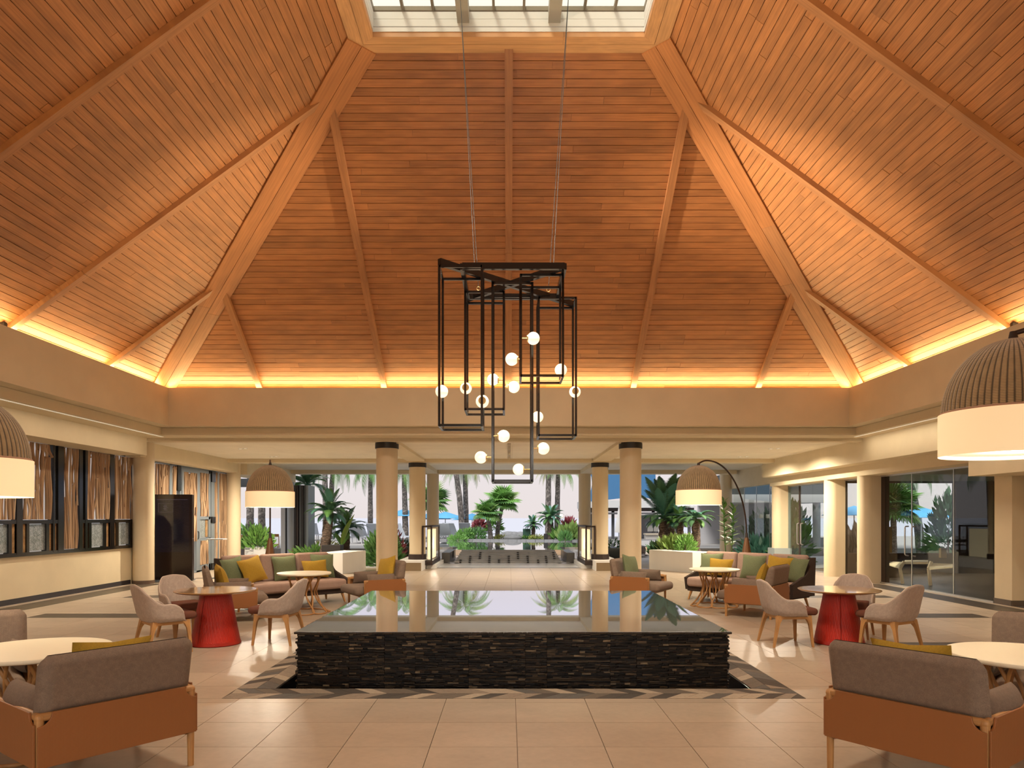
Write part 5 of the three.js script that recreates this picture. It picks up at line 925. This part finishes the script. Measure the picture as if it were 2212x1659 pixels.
bush('dark spiky plant at the end of the white planter wall', 1425, 23, 0.4, 0.3, 0.2, 180, 0.25, M.leaf[2], 1.0);
bush('leafy plant inside the glass behind the pilaster', 1712, 25, -0.01, 0.5, 1.6, 500, 0.4, M.leaf[0], 0.6);
bush('blue grey spiky plant behind the curtain of glass', 1640, 26, 0, 0.5, 0.4, 240, 0.5, M.leafBlue, 0.8);
bush('tall leafy shrub behind the curtain of glass', 1660, 29, 0, 0.9, 1.3, 800, 0.4, M.leaf[2], 0.5);
bush('dark leafy plant seen through the narrow pane', 1850, 21.5, 0, 0.35, 0.9, 300, 0.35, mat(lin(0.05, 0.03, 0.03), 0.6, { side: THREE.DoubleSide }), 0.8);
bush('dark shrub outside seen through the glass doors', 2048, 25, 0.2, 0.6, 1.7, 600, 0.35, M.leaf[2], 0.5);
bush('green shrub by the far restaurant tables', 540, 33, 0, 0.6, 0.9, 500, 0.3, M.leaf[1]);
{ // large leaf plants: each leaf a part
  const leafBlade = (l, w) => grid(4, 10, (u, v) => { const k = Math.sin(Math.PI * Math.pow(v * 0.96 + 0.02, 0.8)), a = (u - 0.5) * w * k; return [a, Math.abs(a) * 0.25 - 0.12 * l * v * v, l * v]; });
  const t = thing('banana_plant', 'young banana plant with upright paddle leaves behind the black planter box', 'plant', [(738 - VX) * 25 / F, 0, -25]), g = leafBlade(1.2, 0.34);
  for (const [a, p, s] of [[1.2, -1.25, 1], [-1.4, -1.0, 0.7], [2.8, -0.8, 0.6], [-2.4, -0.9, 0.55]]) { const o = part(t, 'leaf', g, a > 1 && a < 2 ? M.leafBright : M.leaf[1]); o.position.set(0, 0.6, 0); o.rotation.set(p, a, 0, 'YXZ'); o.scale.setScalar(s); }
  part(t, 'stem', cyl(0.06, 0.04, 0.7, 0, 0, 0, 10), M.leaf[1]);
  const r = thing('rubber_plant', 'tall indoor plant with oval glossy leaves behind the sofa by the curtain of glass', 'plant', [(1574 - VX) * 16.4 / F, 0, -16.4]), q = leafBlade(0.24, 0.105), D = 16.4 / F;
  part(r, 'pot', cyl(0.16, 0.2, 0.4, 0, 0, 0, 24), M.whiteStone);
  for (const [x1, h1] of [[-0.12, 1.98], [0.11, 1.82]]) {
    part(r, 'stem', tube([V(0, 0.35, 0), V(x1 * 0.7, h1 * 0.5, 0), V(x1, h1, 0)], 0.012, 10, 6), M.leaf[0]);
    for (let i = 0; i < 26; i++) { const k = i / 26, y = 0.95 + (h1 - 0.95) * k, o = part(r, 'leaf', q, M.leaf[i % 3 ? 0 : 1]); o.position.set(x1 * (0.5 + 0.5 * k), y, 0); o.rotation.set(-0.35 - 0.7 * k * k, i * 2.4, 0, 'YXZ'); o.scale.setScalar(1.05 - 0.3 * k); }
  }
  const pf = thing('potted_fern', 'leafy fern in a pale trough behind the sofa by the branch screens', 'plant', [(556 - VX) * 24.5 / F, 0, -24.5]);
  part(pf, 'trough', rbox(0.75, 0.32, 0.35, 0.02, 0, 0.42, 0), M.whiteStone); part(pf, 'stand', box(0.6, 0.26, 0.25, 0, 0.13, 0), M.oakDark); part(pf, 'foliage', leafBall(0.5, 0.5, 0.35, 420, 0.24, 0.8).translate(0, 0.68, 0), M.leaf[1]);
}
// ---------------------------------------------------------------- umbrellas, loungers, pavilion, restaurant beyond
M.blue = mat(lin(0.10, 0.38, 0.68), 0.8, { side: THREE.DoubleSide });
function umbrella(label, px, d, y) {
  const t = thing('beach_umbrella', label, 'umbrella', [(px - VX) * d / F, GY, -d], 0.2, 'blue umbrellas on the terrace');
  part(t, 'pole', cyl(0.025, 0.025, y - GY, 0, 0, 0, 8), M.whitePaint);
  for (let i = 0; i < 8; i++) { const a = i * Math.PI / 4, b = a + Math.PI / 4, r = 1.35; part(t, 'canopy_panel', slab([V(0, y - GY, 0), V(Math.sin(a) * r, y - GY - 0.42, Math.cos(a) * r), V(Math.sin((a + b) / 2) * r * 0.93, y - GY - 0.40, Math.cos((a + b) / 2) * r * 0.93), V(Math.sin(b) * r, y - GY - 0.42, Math.cos(b) * r)], V(0, 1, 0), 0.012), M.blue); }
}
umbrella('blue umbrella between the nearest and second column on the branch screen side', 873, 44, 2.1); umbrella('blue umbrella beside the garden edge column', 962, 45, 1.95); umbrella('blue umbrella behind the shorter fan palm', 1020, 47, 1.85); umbrella('blue umbrella partly behind the garden edge column', 930, 46, 1.9); umbrella('blue umbrella seen through the glass doors', 1990, 29, 2.0);
umbrella('blue umbrella seen through the narrow pane', 1845, 32, 2.1);
M.sling = mat(lin(0.33, 0.35, 0.38), 0.8); M.alu = mat(lin(0.5, 0.5, 0.52), 0.5);
function lounger(px, d, turn) {
  const t = thing('sun_lounger', 'grey sling sun lounger with raised back ' + (px < 740 ? 'behind the leaning sago palm' : px < 830 ? 'behind the shorter sago palm' : px < 900 ? 'between the two columns on the branch screen side' : px < 1000 ? 'beside the garden edge column' : 'behind the rounded green shrubs'), 'sun lounger', [(px - VX) * d / F, GY, -d], turn, 'sun loungers on the terrace');
  part(t, 'bed', box(0.62, 0.03, 1.25, 0, 0.33, 0.35), M.sling); part(t, 'backrest', box(0.62, 0.03, 0.78, 0, 0, 0).rotateX(1.0).translate(0, 0.64, -0.45), M.sling);
  part(t, 'frame', merge([box(0.04, 0.05, 1.9, 0.32, 0.31, 0), box(0.04, 0.05, 1.9, -0.32, 0.31, 0)]), M.alu);
  for (const sx of [-1, 1]) for (const z of [-0.7, 0.85]) part(t, 'leg', box(0.04, 0.3, 0.04, sx * 0.32, 0.15, z), M.alu);
}
for (const [px, d, a] of [[966, 38.5, 2.9], [985, 39.5, 2.6], [970, 41, 3.1], [1006, 42, 3.1], [1034, 42.5, 3.1], [1052, 42.5, 2.9], [775, 36, 3.1], [790, 37.5, 2.7], [665, 40, 3.1], [680, 41, 3.1], [720, 40, 3.0], [812, 38, 3.0], [862, 36, 0.8], [872, 37, 0.8]]) lounger(px, d, a);
{
  const kerb = [], bed = [];
  for (let i = 0; i < 24; i++) { const x0 = -5.2 + i * 0.45, z = 37.05 + 0.5 * Math.sin(i * 0.35) - (i > 15 ? (i - 15) * 0.22 : 0) - (i < 5 ? (5 - i) * 0.12 : 0); kerb.push(box(0.44, 0.12, 0.3, x0, 0.42, -z)); bed.push(box(0.46, 0.1, 2.4, x0, 0.39, -z - 1.3)); }
  solo('kerb', merge(kerb), M.greyStone, 'grey stone kerb of the planting bed beyond the outdoor pool', 'kerb'); solo('planting_bed', merge(bed), mat(lin(0.07, 0.075, 0.035), 1), 'dark planting bed between pool and sea', 'bed', null, 'stuff');
  for (let i = 0; i < 9; i++) { const px = 1092 + i * 4.6, s = rr(0.25, 0.42); solo('boulder', new THREE.IcosahedronGeometry(s, 1).scale(1.3, 0.75, 1).translate((px - VX) * 45 / F, GY + 0.12, -45), M.greyStone, 'rounded grey boulder on the shore beyond the bed', 'boulder', 'boulders on the shore'); }
  solo('rock', new THREE.IcosahedronGeometry(0.38, 1).scale(1.4, 0.5, 0.8).translate((1107 - VX) * 38.2 / F, 0.5, -38.2), M.greyStone, 'flat pale rock at the pool edge', 'rock');
  solo('bin', rbox(0.42, 0.6, 0.42, 0.03, (1138 - VX) * 39 / F, 0.68, -39), mat(lin(0.03, 0.09, 0.06), 0.5), 'dark green bin in the planting bed', 'bin');
  solo('garden_speaker', rbox(0.2, 0.3, 0.2, 0.02, (1179 - VX) * 36.6 / F, 0.62, -36.6), M.black, 'small black post light in the planting bed', 'post light');
  const lp = thing('twin_garden_lamp', 'twin globe garden lamp on a slim post before the palm trunk', 'lamp', [(1205 - VX) * 43 / F, GY, -43]);
  part(lp, 'post', cyl(0.03, 0.03, 1.6, 0, 0, 0, 8), M.bronze); for (const s of [-1, 1]) part(lp, 'lamp_glass', rbox(0.2, 0.24, 0.2, 0.04, s * 0.2, 1.35, 0), mat(lin(0.9, 0.85, 0.75), 0.5, { emissive: lin(1, 0.8, 0.5), emissiveIntensity: 0.4 }));
}
{ // blue shade sail and white pavilion on the right
  const d = 38, pts = [[1250, 1086], [1268, 1074], [1277, 1060], [1280, 1045], [1278, 1030], [1272, 1010], [1260, 985], [1300, 955], [1360, 945], [1420, 960], [1425, 1080], [1386, 1071], [1345, 1076], [1300, 1081]].map(([x, y]) => P(x, y, d));
  const o = pts[0], sh = new THREE.Shape(pts.map((p) => new THREE.Vector2(p.x - o.x, p.y - o.y)));
  const t = thing('shade_sail', 'large blue shade sail with a scooped edge beyond the columns', 'shade sail', [o.x, o.y, o.z]);
  part(t, 'cloth', new THREE.ExtrudeGeometry(sh, { depth: 0.03, bevelEnabled: false }).rotateY(0.15), mat(lin(0.05, 0.16, 0.32), 0.8));
  part(t, 'mast', cyl(0.06, 0.05, 5.5, 4.3, -2.2, -0.4, 12), M.whitePaint);
  const b = thing('bar_pavilion', 'white flat roofed bar pavilion beyond the shade sail', 'pavilion', [7.2, GY, -45]), q = (px) => (px - VX) * 45 / F - 7.2, yy = (py) => EYE - (py - VY) * 45 / F - GY;
  part(b, 'roof', box(q(1480) - q(1255), yy(1083) - yy(1098), 5, (q(1480) + q(1255)) / 2, (yy(1083) + yy(1098)) / 2, 0), M.whitePaint); part(b, 'roof_dark_band', box(q(1478) - q(1257), yy(1098) - yy(1104), 4.8, (q(1478) + q(1257)) / 2, (yy(1098) + yy(1104)) / 2, 0), M.bronze);  // dark bronze band under the roof slab
  part(b, 'inner_ceiling', box(q(1478) - q(1258), 0.1, 4.6, (q(1478) + q(1258)) / 2, yy(1109), -0.2), M.paleGrey);
  for (const px of [1272, 1316, 1336, 1400, 1412, 1450, 1475]) part(b, 'post', box(0.16, yy(1104), 0.16, q(px), yy(1104) / 2, 1.6), mat(lin(0.06, 0.06, 0.065), 0.6));
  part(b, 'back_wall', box(q(1480) - q(1380), yy(1112), 0.1, (q(1480) + q(1380)) / 2, yy(1112) / 2, -2.2), M.paleGrey);
  part(b, 'trellis', box(q(1475) - q(1383), yy(1126) - yy(1138), 0.06, (q(1475) + q(1383)) / 2, (yy(1126) + yy(1138)) / 2, 1.7), mat(lin(0.13, 0.135, 0.14), 0.6));
  part(b, 'counter', box(q(1480) - q(1380), yy(1152), 0.5, (q(1480) + q(1380)) / 2, yy(1152) / 2, 2.0), mat(lin(0.58, 0.54, 0.48), 0.6)); part(b, 'counter_top', box(q(1482) - q(1379), 0.08, 0.7, (q(1482) + q(1379)) / 2, yy(1152), 2.0), mat(lin(0.62, 0.52, 0.38), 0.5));
  for (const px of [1393, 1406, 1420, 1436]) part(b, 'cabinet_front', box(0.33, 0.34, 0.04, q(px), 0.62, 1.72), mat(lin(0.25, 0.24, 0.22), 0.6));
  for (let i = 0; i < 3; i++) solo('terrace_step', box(5, 0.14, 0.5, 8.2, 0.0 + i * 0.12, -(30.1 + i * 0.5)), M.whiteStone, ['lowest', 'middle', 'topmost'][i] + ' broad pale step up to the terrace by the bar pavilion', 'step');
  const bowl = thing('planter_bowl', 'dark bowl planter between the two columns on the side of the glass doors', 'planter', [(1325 - VX) * 27 / F, 0.05, -27]);
  part(bowl, 'bowl', new THREE.LatheGeometry([[0, 0], [0.4, 0], [0.62, 0.3], [0.66, 0.42], [0.6, 0.42], [0, 0.36]].map(([a, c]) => new THREE.Vector2(a, c)), 36), mat(lin(0.03, 0.035, 0.032), 0.5)); part(bowl, 'plants', leafBall(0.6, 0.25, 0.5, 260, 0.15).translate(0, 0.4, 0), M.leaf[2]);
  const fu = thing('folded_umbrella', 'folded white umbrella beside the nearest column on the side of the glass doors', 'umbrella', [(1337 - VX) * 33 / F, GY, -33]);
  part(fu, 'canopy', new THREE.CylinderGeometry(0.03, 0.2, 1.1, 10).translate(0, 1.15, 0), M.whitePaint); part(fu, 'pole', cyl(0.03, 0.03, 1.8, 0, 0, 0, 8), M.alu);
  const bowl2 = thing('stone_trough', 'low dark trough behind the white plinth on the branch screen side', 'planter', [(872 - VX) * 27 / F, 0, -27]); part(bowl2, 'body', rbox(0.9, 0.5, 0.7, 0.03, 0, 0.25, 0), mat(lin(0.05, 0.055, 0.05), 0.6)); part(bowl2, 'plants', leafBall(0.45, 0.2, 0.3, 200, 0.14).translate(0, 0.5, 0), M.leaf[2]);
  // glass building wing behind the curtain of glass
  const g = thing('glass_wing', 'dark eaved glass wing of the building across the court', 'building', [11.6, 0, -34]);
  part(g, 'eave', box(4.6, 0.9, 5, 0, 3.0, 0), mat(lin(0.05, 0.06, 0.06), 0.6)); part(g, 'fascia', box(4.7, 0.35, 5.2, 0, 2.4, 0), M.whitePaint);
  for (let i = 0; i < 3; i++) part(g, 'column', cyl(0.16, 0.16, 2.3, -2 + i * 1.9, 0, 2.3, 16), M.paleGrey); part(g, 'back_wall', box(4.6, 2.3, 0.2, 0, 1.15, -1.8), M.paleGrey); part(g, 'low_wall', box(4.6, 0.7, 0.15, 0, 0.35, 2.0), M.paleGrey);
}
{ // restaurant side beyond the far half column
  const t = thing('folding_door_leaves', 'folded dark door leaves at the garden edge behind the sofa', 'door leaves', [-7.62, 0, -27]);
  for (const [x, m] of [[-0.18, M.black], [-0.09, M.bronze], [0.02, M.greyDark], [0.1, M.black], [0.2, M.greyDark], [0.27, M.greyMetal]]) part(t, 'leaf', box(0.07, 2.75, 0.9, x, 1.38, 0), m);
  for (const [px, w, m, say] of [[612.5, 0.16, M.whitePaint, 'pale square post beside the grey column'], [619, 0.05, M.black, 'thin black post between pale post and grey column']]) solo('post', box(w, 2.95, w, (px - VX) * 28.6 / F, 1.475, -28.6), m, say + ' behind the rattan dome', 'post');
  solo('grey_column', cyl(0.14, 0.14, 2.95, (628.5 - VX) * 28.3 / F, 0, -28.3, 24), mat(lin(0.4, 0.42, 0.43), 0.6), 'round grey column behind the rattan dome by the branch screens', 'column');
  coconut('thick ringed palm trunk beyond the far half column', 540, 33, -0.01, 541, 985, 0.8, null, false); coconut('dark palm trunk further right beyond the far half column', 565, 34, -0.01, 566, 985, 0.8, null, false);
  solo('restaurant_beam', box(4.4, 0.35, 0.3, -11.9, 3.05, -31), M.greyDark, 'dark steel beam above the restaurant opening', 'beam');
  const rt = thing('dining_table', 'timber dining table of the restaurant beyond the far half column', 'table', [-10.8, 0, -30]); part(rt, 'top', box(1.6, 0.04, 0.8, 0, 0.74, 0), M.oak); for (const sx of [-1, 1]) for (const sz of [-1, 1]) part(rt, 'leg', box(0.05, 0.72, 0.05, sx * 0.7, 0.36, sz * 0.33), M.oak);
  for (const [x, d, a] of [[-11.2, 29.3, 3.1], [-10.5, 29.2, 3.0], [-10.9, 30.8, 0], [-9.9, 30.6, 0.2]]) { const c = thing('dining_chair', 'slender timber restaurant chair beyond the far half column', 'chair', [x, 0, -d], a, 'restaurant chairs'); part(c, 'seat', box(0.44, 0.04, 0.42, 0, 0.45, 0), M.oak); part(c, 'backrest', box(0.42, 0.12, 0.03, 0, 0.82, -0.2), M.oak); for (const sx of [-1, 1]) for (const sz of [-1, 1]) part(c, 'leg', bar(V(sx * 0.2, 0.45 + (sz < 0 ? 0.4 : 0), sz * 0.19), V(sx * 0.22, 0, sz * 0.22), 0.03, 0.03, V(1, 0, 0)), M.oak); }
}
renderer.render(scene, camera);
